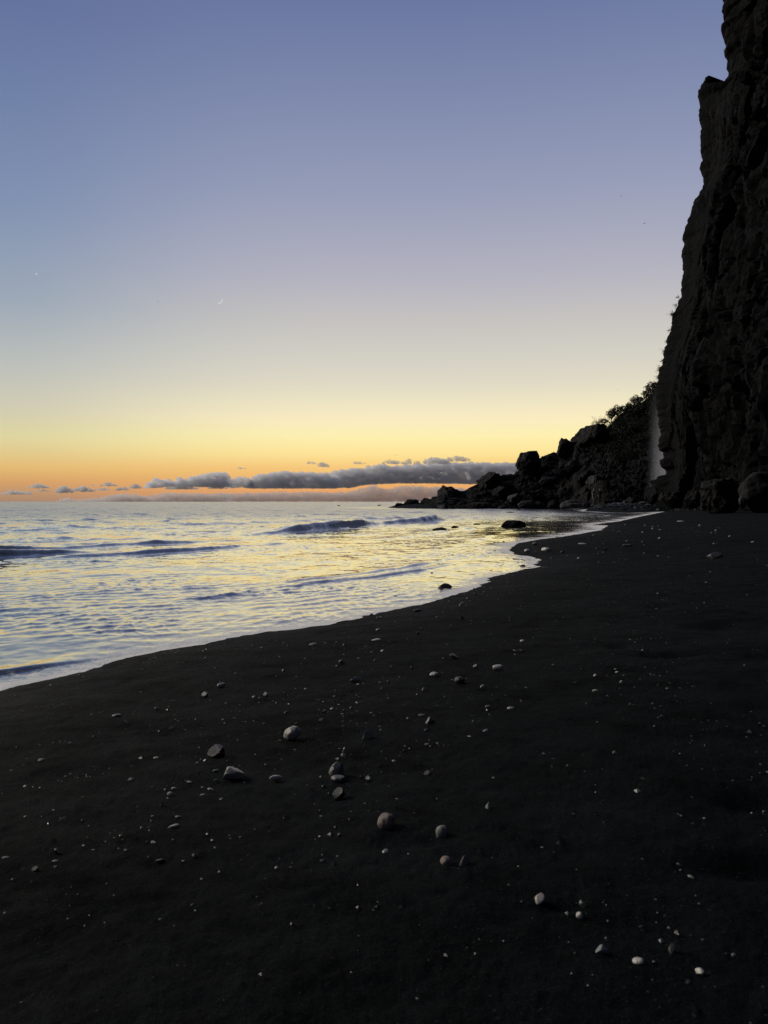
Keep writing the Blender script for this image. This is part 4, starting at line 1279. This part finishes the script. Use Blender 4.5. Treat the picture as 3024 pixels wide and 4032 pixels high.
SHR = [((1215, 285, 0.75), 'airy shrub on the rock brow, lowest leafy one'), ((1255, 250, 1.0), 'dense shrub with a leafy top sprig just up from the airy one'),
       ((1285, 238, 0.9), 'twiggy shrub leaning over the slope edge'), ((1320, 215, 0.8), 'round shrub in the middle of the ridge plants'),
       ((1350, 205, 0.7), 'low shrub left of the spiky ridge plant'), ((1385, 180, 0.8), 'spiky shrub with flat spreading shoots on the ridge'),
       ((1412, 165, 0.7), 'shrub just above the spiky spreading one'), ((1445, 140, 0.9), 'shrub below the topmost pair beside the cliff'),
       ((1470, 112, 0.9), 'shrub second from the cliff on the ridge'), ((1495, 88, 0.9), 'topmost ridge shrub touching the cliff edge'),
       ((1300, 300, 1.2), 'dark shrub on the slope under the ridge plants'), ((1400, 250, 1.3), 'big dark shrub on the upper slope left of the waterfall'),
       ((1450, 215, 1.1), 'dark shrub on the upper slope close to the waterfall')]
for i, ((zx, zy, sc), label) in enumerate(SHR):
    px, py = 1500 + zx * .7233, 1450 + zy * .7233
    D = float(np.interp(px, hu, yr)) - (1.0 if zy < 270 and i < 10 else 6.0)
    p = at(px, py, D)
    t = empty('shrub', (p[0], p[1], p[2] - 0.75 * sc))
    t.scale = (sc * 1.45, sc * 1.3, sc * (1.05 + 0.3 * (i % 3)))
    t.rotation_euler = (0, 0, i * 1.1)
    tag(t, label, 'shrub', 'shrubs on the headland')
    for nm, me in (('foliage', crowns[i % 3]), ('stem', stemsm[i % 3])):
        o = bpy.data.objects.new(nm, me)
        COL.objects.link(o)
        o.parent = t
p = at(1500 + 1185 * .7233, 1450 + 305 * .7233, 122)
me = mk_mesh('dead_bush', *stems(260, 11, 1.7, 1.5, 0.025))
o = obj('dead_bush', me, M['twig'])
o.location = p
tag(o, 'bare twiggy dead bush with thin splayed branches on the rock brow', 'bush')
# green mat over the upper slope
r = np.random.default_rng(9)
nl = 42000
lu = r.uniform(2330, 2640, nl)
lv = r.uniform(0.30, 1.0, nl)
iu = np.clip(np.searchsorted(hu, lu), 0, len(hu) - 1)
iv = np.clip(np.searchsorted(hv, lv), 0, len(hv) - 1)
cpos = HV.reshape(len(hv), len(hu), 3)[iv, iu]
kp = (fbm(cpos / 2.2, 3) + (lv - 0.55) * 1.6 + (lu - 2450) / 400) > -0.25
cpos = cpos[kp] + r.normal(0, 1, (kp.sum(), 3)) * np.array((0.15, 0.15, 0.28)) + np.array((0, 0, 0.25))
nl = len(cpos)
t = r.normal(size=(nl, 3))
t /= np.linalg.norm(t, axis=1)[:, None]
u = np.cross(t, r.normal(size=(nl, 3)))
u /= np.linalg.norm(u, axis=1)[:, None]
L = 0.11 * r.uniform(0.6, 1.5, nl)[:, None]
Vv = np.stack([cpos - t * L, cpos + u * L * 0.4, cpos + t * L, cpos - u * L * 0.4], 1).reshape(-1, 3)
tag(obj('ground_cover', mk_mesh('ground_cover', Vv, np.arange(nl * 4).reshape(-1, 4), False), M['leaf']), 'dark green leafy ground cover on the upper headland slope', 'ground cover', kind='stuff')

# grass tufts on the cliff's leaning edge
def tuft(seed, n, L):
    r = np.random.default_rng(seed)
    VV, FF, b = [], [], 0
    for k in range(n):
        a = r.normal(math.pi, 0.9)
        el = r.uniform(0.1, 1.2)
        l = L * r.uniform(0.5, 1.2)
        o = r.normal(0, 0.12, 3)
        pts = [o + np.array((math.cos(a) * math.cos(el) * l * t, math.sin(a) * math.cos(el) * l * t * 0.6, math.sin(el) * l * t - 0.35 * l * t * t)) for t in np.linspace(0, 1, 5)]
        Vv, Ff = tube(pts, np.linspace(0.02, 0.005, 5), 4)
        VV.append(Vv)
        FF.append(Ff + b)
        b += len(Vv)
    return np.concatenate(VV), np.concatenate(FF)


tufts = [mk_mesh('grass_tuft', *tuft(300 + i, 22 + 7 * i, 0.6 + 0.12 * i)) for i in range(3)]
for c in tufts:
    c.materials.append(M['drygrass'])
TF = [(2672, 1170, 1.0, 'fringe of dry grass on a cliff shoulder, uppermost of the lower tufts'), (2664, 1205, .8, 'dry grass tuft just under the uppermost fringe on the cliff shoulder'),
      (2646, 1240, .9, 'dark bristly tuft sticking out from a notch of the cliff edge'), (2637, 1300, .9, 'grass tuft with long stray blades half way down the leaning edge'),
      (2630, 1345, .8, 'small grass tuft below the one with long stray blades'), (2618, 1380, .9, 'grass tuft on the cliff edge above the last bulge'),
      (2610, 1420, .9, 'grass tuft on the last bulge of the cliff edge'), (2600, 1450, .9, 'grass tuft second up from where ridge and cliff meet'),
      (2594, 1485, 1.0, 'lowest grass tuft where ridge and cliff meet'), (2858, 200, .8, 'grass tuft high on the cliff under the hooked rock'), (2795, 312, .6, 'little tuft on top of the rock pinnacle')]
for i, (px, py, sc, label) in enumerate(TF):
    o = bpy.data.objects.new('grass_tuft', tufts[i % 3])
    COL.objects.link(o)
    o.location = at(px, py, YN - 0.1)
    o.scale = (sc * 0.7, sc, sc * (0.7 + 0.25 * (i % 4)))
    o.rotation_euler = (0.5 * i, 0.2 * (i % 3) - 0.2, 0)
    tag(o, label, 'grass tuft', 'grass tufts on the cliff edge')


# ------------------------------------------------------------------ two walkers
def person(px, py, D, facing, cloth, legs, label, stoop, arm):
    """one continuous skinned body; feet at photo pixel"""
    p = at(px, py, D)
    Vs, E, Rr = [], [], []

    def v(co, r, parent=None):
        Vs.append(co)
        Rr.append(r)
        if parent is not None:
            E.append((parent, len(Vs) - 1))
        return len(Vs) - 1
    pel = v((0, 0, 0.95), 0.15)
    wa = v((0, 0.01, 1.12), 0.13, pel)
    ch = v((0, 0.02 + stoop * .4, 1.32), 0.155, wa)
    nk0 = v((0, 0.02 + stoop * .7, 1.47), 0.085, ch)
    nk = v((0, 0.03 + stoop * .9, 1.54), 0.055, nk0)
    h1 = v((0, 0.05 + stoop, 1.62), 0.085, nk)
    h2 = v((0, 0.05 + stoop, 1.70), 0.095, h1)
    v((0, 0.04 + stoop, 1.77), 0.06, h2)
    v((0, 0.155 + stoop, 1.655), 0.016, h1)           # nose
    for s_ in (-1, 1):
        hp_ = v((0.10 * s_, 0, 0.88), 0.10, pel)
        kn = v((0.11 * s_, 0.05 + 0.08 * s_, 0.49), 0.062, hp_)
        an = v((0.11 * s_, 0.0 + 0.13 * s_, 0.09), 0.042, kn)
        v((0.12 * s_, 0.14 + 0.13 * s_, 0.035), 0.035, an)
        sh = v((0.19 * s_, 0.02 + stoop * .6, 1.42), 0.062, ch)
        el = v((0.24 * s_, -0.02 + arm * 0.5, 1.13), 0.045, sh)
        wr_ = v((0.23 * s_, 0.08 + arm, 0.90 + arm * .6), 0.030, el)
        pm = v((0.23 * s_, 0.10 + arm * 1.1, 0.83 + arm * .7), 0.034, wr_)
        for q in range(4):
            a = v((0.23 * s_ + 0.0, 0.075 + 0.022 * q + arm * 1.1, 0.77 + arm * .75), 0.010, pm)
            v((0.22 * s_, 0.085 + 0.022 * q + arm * 1.15, 0.715 + 0.008 * abs(q - 1.5) + arm * .8), 0.008, a)
        a = v((0.21 * s_, 0.15 + arm * 1.1, 0.84 + arm * .7), 0.011, pm)
        v((0.205 * s_, 0.165 + arm * 1.15, 0.79 + arm * .75), 0.009, a)
    me0 = bpy.data.meshes.new('skeleton')
    me0.from_pydata(Vs, E, [])
    ob = bpy.data.objects.new('skeleton', me0)
    COL.objects.link(ob)
    sk = ob.modifiers.new('skin', 'SKIN')
    sd_ = me0.skin_vertices[0].data
    for i, r_ in enumerate(Rr):
        sd_[i].radius = (r_, r_)
    sd_[0].use_root = True
    ob.modifiers.new('sub', 'SUBSURF').levels = 1
    dg = bpy.context.evaluated_depsgraph_get()
    me = bpy.data.meshes.new_from_object(ob.evaluated_get(dg))
    bpy.data.objects.remove(ob)
    me.name = 'person'
    for m_ in (cloth, legs, M['skin'], M['shoe']):
        me.materials.append(m_)
    for f in me.polygons:
        c = f.center
        f.use_smooth = True
        f.material_index = 3 if c.z < 0.10 else 2 if (c.z > 1.53 or (abs(c.x) > 0.19 and c.z < 0.88 + arm * .6)) else 1 if (c.z < 0.98 and abs(c.x) < 0.2) else 0
    o = bpy.data.objects.new('person', me)
    COL.objects.link(o)
    o.location = p
    o.rotation_euler = (0, 0, facing)
    tag(o, label, 'person')
    Vh, Fh = ICO[3]
    Vh = Vh * np.array((0.098, 0.112, 0.115)) * (1 + 0.08 * fbm(Vh * 4, 2))[:, None] + np.array((0, 0.022 + stoop, 1.715))
    kp_ = Vh[Fh].mean(1)
    Fh = Fh[(kp_[:, 1] < 0.06 + stoop) | (kp_[:, 2] > 1.755)]
    obj('hair', mk_mesh('hair', Vh, Fh), M['hair'], o)
    return o


M['skin'] = plain('skin', (0.35, 0.22, 0.16), 0.6, 0.3, 0.1)
M['shoe'] = plain('shoe', (0.03, 0.03, 0.03), 0.7)
M['hair'] = plain('hair', (0.02, 0.016, 0.012), 0.5)
person(2337, 1979.5, 96, R(200), plain('light_shirt', (0.16, 0.16, 0.19), 0.85), plain('light_trousers', (0.13, 0.125, 0.12), 0.85), 'person in a light top and pale trousers walking on the far sand', 0.03, 0.02)
person(2362, 1981.5, 95, R(170), plain('black_coat', (0.010, 0.010, 0.011), 0.9), plain('black_trousers', (0.009, 0.009, 0.010), 0.9), 'person dressed all in black standing beside the one in light clothes', 0.02, 0.10)

# ------------------------------------------------------------------ clouds on the horizon
CD = 9000.0
M['cloud'] = cloud_mat('dusk_cloud', (0.955, 0.960, 0.972), 0.032)
M['cloud_low'] = cloud_mat('low_cloud', (0.87, 0.83, 0.81), 0.012)
M['cloud_small'] = cloud_mat('small_dusk_cloud', (0.82, 0.81, 0.81), 0.035)
M['wisp'] = cloud_mat('wisp_cloud', (0.88, 0.86, 0.86), 0.02)


def cloud(name, xf, top, bottom, m, label, seed, D=CD, rmin=3.0, rmax=11.0, dens=1.0, depth=1.0):
    """billows packed under a traced top line down to a flat base; world-size puffs with real depth"""
    x0, y0, k = xf
    tp = np.array([(x0 + a * k, y0 + b * k) for a, b in top], float)
    bt = np.array([(x0 + a * k, y0 + b * k) for a, b in bottom], float)
    r = np.random.default_rng(seed)
    u = D / F
    VV, FF, b = [], [], 0
    Vi, Fi = ICO[3]

    def puff(px, py, rp):
        nonlocal b
        c = at(px, py, D + r.uniform(-1, 1) * 25 * u * depth)
        q = Vi * np.array((1.25, 1.2, 0.85))
        q = q * (1 + 0.30 * fbm(Vi * 1.7 + r.uniform(0, 90), 4, 0.6))[:, None] * rp * u
        q[:, 2] = np.where(q[:, 2] < 0, q[:, 2] * 0.7, q[:, 2])
        VV.append(q + c)
        FF.append(Fi + b)
        b += len(Vi)
    xs0, xs1 = tp[0, 0], tp[-1, 0]
    px = xs0
    W_ = xs1 - xs0
    small = W_ < 130
    while px < xs1:
        yt_, yb_ = np.interp(px, tp[:, 0], tp[:, 1]), np.interp(px, bt[:, 0], bt[:, 1])
        if small:
            mid_ = yb_ - (yb_ - yt_) * r.uniform(0.35, 0.75)
            yt_ = yt_ + (mid_ - yt_) * max(0, r.normal(0.2, 0.45))
            yb_ = yb_ - abs(r.normal(0, 0.18)) * (yb_ - yt_)
            if r.uniform() < 0.16:
                px += rmin * 1.5
                continue
        else:
            yt_ += r.normal(0, 3.0)
        th = max(yb_ - yt_, 1.6)
        rp = float(np.clip(th * r.uniform(0.10, 0.42), rmin * 0.7, rmax))
        puff(px, yt_ + rp * 0.85, rp)
        yy = yt_ + rp * 1.6
        while yy < yb_ - rmin * 0.5:
            r2 = float(np.clip(th * r.uniform(0.2, 0.45), rmin, rmax * 1.1))
            puff(px + r.uniform(-1, 1) * r2 * 0.5, min(yy + r2 * 0.3, yb_ - r2 * 0.5), r2)
            yy += r2 * 0.9
        px += max(rp * 0.62, 1.2) / dens
    o = obj(name, mk_mesh(name, np.concatenate(VV), np.concatenate(FF)), m)
    rm = o.modifiers.new('one_body', 'REMESH')
    rm.mode = 'VOXEL'
    rm.use_smooth_shade = True
    rm.voxel_size = u * (0.9 if small else 1.2)
    tag(o, label, 'cloud', 'clouds along the horizon')


Z6 = (900, 1750, .7233)
Z5 = (0, 1850, .5425)


def flat(x0_, x1_, y):
    return [(x0_, y), (x1_, y)]


cloud('cloud', Z6, [(530, 165), (600, 142), (680, 130), (760, 125), (825, 108), (880, 120), (950, 115), (1090, 106), (1230, 99), (1330, 103), (1450, 100), (1570, 98), (1720, 108)],
      [(530, 235), (650, 238), (750, 220), (900, 212), (1100, 212), (1300, 216), (1720, 216)], M['cloud'], 'long slate grey cloud bank reaching behind the headland', 1, CD + 200)
cloud('cloud', Z6, [(118, 196), (170, 160), (250, 155), (310, 148), (370, 152), (440, 150), (470, 158), (520, 152), (590, 170)], flat(118, 590, 240), M['cloud'], 'lumpy grey cloud joined to the left end of the long bank', 2)
cloud('cloud', Z6, [(-5, 212), (30, 182), (75, 170), (110, 184), (140, 200)], flat(-5, 140, 240), M['cloud'], 'small heaped grey cloud between two larger ones', 3)
cloud('cloud', Z5, [(1045, 128), (1070, 95), (1120, 72), (1240, 66), (1262, 92), (1300, 68), (1360, 66), (1380, 50), (1450, 40), (1500, 30), (1560, 18), (1640, 26), (1659, 62)],
      [(1045, 136), (1240, 122), (1659, 126)], M['cloud'], 'heaped grey cloud with rounded towers, tallest left of the long bank', 4, CD - 100)
for k, (a, b, c, d, lb) in enumerate([(1200, 1440, 112, 142, 'thin grey cloud strip under the heaped tower cloud'), (1500, 1659, 105, 140, 'short grey strip under the tallest cloud tower'),
                                     (720, 855, 86, 121, 'lens-shaped grey cloud left of the heaped tower cloud'), (640, 692, 101, 118, 'tiny grey cloud left of the lens-shaped one'),
                                     (838, 942, 114, 153, 'small ragged grey cloud under the wispy pair'), (944, 1026, 92, 138, 'ragged grey cloud nearest the heaped tower cloud'),
                                     (505, 690, 112, 161, 'broad low grey cloud in the left half of the horizon'), (676, 818, 127, 152, 'thin tail cloud right of the broad low one'),
                                     (395, 528, 110, 171, 'double-decked grey cloud left of the broad low one'), (240, 372, 136, 160, 'flat cloud base under the little turret cloud'),
                                     (198, 360, 96, 136, 'little turret cloud rising from a flat base'), (0, 240, 150, 180, 'flat grey streak of cloud at the left end')]):
    mid = (a + b) / 2
    cloud('cloud', Z5, [(a, (c + d) / 2 + 4), (a + (b - a) * .25, c + (d - c) * .35), (mid, c), (a + (b - a) * .75, c + (d - c) * .3), (b, (c + d) / 2 + 5)], flat(a, b, d), M['cloud_small'], lb, 20 + k, CD - 50 * k, 2.2, 8)
cloud('cloud', Z5, [(380, 236), (480, 207), (560, 214), (700, 208), (800, 186), (910, 172), (1030, 192), (1110, 187), (1180, 168), (1300, 171), (1530, 170), (1659, 175)],
      flat(380, 1659, 246), M['cloud_low'], 'dull pinkish cloud bank lying on the sea horizon', 50, CD + 1500, 4, 12)
cloud('cloud', Z6, [(0, 268), (230, 262), (460, 260), (640, 262), (700, 245), (780, 225), (850, 240), (1000, 225), (1150, 232), (1300, 240), (1500, 250)],
      flat(0, 1500, 312), M['cloud_low'], 'broken pinkish cloud bank on the horizon beside the headland', 51, CD + 1300, 4, 12)
for k, (a, b, c, d, mm, lb) in enumerate([(45, 96, 121, 135, 'cloud', 'tiny lens cloud floating alone above the grey clouds'), (428, 476, 87, 109, 'wisp', 'small curled wisp above the lumpy cloud'),
                                         (482, 546, 89, 126, 'wisp', 'ragged wisp right of the small curled one'), (673, 747, 89, 109, 'wisp', 'flat wisp above the long bank'),
                                         (838, 962, 79, 109, 'wisp', 'wide torn wisp over the peak of the long bank'), (960, 1042, 74, 112, 'wisp', 'torn wisp touching the top of the long bank'),
                                         (1065, 1205, 60, 110, 'cloud', 'grey hooked cloud standing on the long bank'), (1195, 1312, 54, 96, 'wisp', 'curling dark wisp right of the hooked cloud'),
                                         (905, 940, 53, 62, 'wisp', 'faint tiny wisp highest above the bank')]):
    mid = (a + b) / 2
    cloud('cloud', Z6, [(a, c + (d - c) * .4), (a + (b - a) * .3, c), (mid, c + (d - c) * .2), (a + (b - a) * .75, c + (d - c) * .3), (b, (c + d) / 2)], flat(a, b, d), M[mm], lb, 70 + k, CD - 300 - 40 * k, 1.6, 7, 0.8 if mm == 'wisp' else 1.0)

# ------------------------------------------------------------------ moon, evening star, birds
MD = 12000.0
um = MD / F
c = at(862, 1181, MD)
pts = []
lit = R(-45)
n = 40
VVm = []
for i in range(n):
    a = -1.25 + 2.5 * i / (n - 1)
    Ro = 13.7 * um
    th = 1.5 * um * max(0.04, math.cos(a * 1.2)) ** 1.3
    for rr__, yy in ((Ro, -2 * um), (Ro - th, -2 * um), (Ro - th, 2 * um), (Ro, 2 * um)):
        VVm.append((rr__ * math.cos(a + lit), yy, rr__ * math.sin(a + lit)))
o = obj('moon', mk_mesh('moon', VVm, grid_faces(n, 4, True)), emit('moonlight', (1.0, 0.99, 0.97), 0.75))
o.location = c
tag(o, 'thin crescent moon, lit at its lower right, in the pale dusk sky', 'moon')
Vi, Fi = ICO[2]
o = obj('star', mk_mesh('star', Vi * 1.7 * um, Fi), emit('starlight', (0.92, 0.97, 1.0), 1.2))
o.location = at(143, 1079, MD)
tag(o, 'single bright white evening star at the left of the dusk sky', 'star')
bm_ = plain('feather', (0.06, 0.06, 0.065), 0.8)


def bird(px, py, wpx, D, yaw, bank, label):
    w = wpx * D / F
    Vb, Fb = ICO[2]
    body = Vb * np.array((0.07, 0.24, 0.06)) * w
    VV, FF = [body], [np.c_[Fb, Fb[:, 2]][:, :3]]
    b = len(body)
    for s_ in (-1, 1):
        pr = [(0.03, 0.0), (0.25, 0.09), (0.5, 0.02)]
        wv = []
        for xx, zz in pr:
            ch_ = 0.10 * (1 - xx * 1.5) + 0.01
            for yy, tz in ((ch_, 0.004), (-ch_, 0.004), (-ch_, -0.004), (ch_, -0.004)):
                wv.append((s_ * xx * w, (yy - 0.1 * xx) * w, (zz + tz * 2) * w))
        q = grid_faces(3, 4, True) + b
        VV.append(np.array(wv))
        FF.append(q[:, [0, 1, 2]])
        FF.append(q[:, [0, 2, 3]])
        b += 12
    o = obj('bird', mk_mesh('bird', np.concatenate(VV), np.concatenate(FF)), bm_)
    o.location = at(px, py, D)
    o.rotation_euler = (bank, 0.2, yaw)
    tag(o, label, 'bird', 'birds in the dusk sky')


bird(622, 1188, 13, 300, 0.3, 0.2, 'tiny distant bird with arched wings left of the moon')
bird(2447, 771, 9, 160, 1.0, 0.4, 'tiny dark bird high in the sky beside the cliff')
bird(2537, 880, 11, 160, -0.6, -0.4, 'tiny gliding bird close to the cliff edge')
bird(2434, 1535, 7, 140, 1.4, 0.3, 'tiny bird low over the headland shrubs')
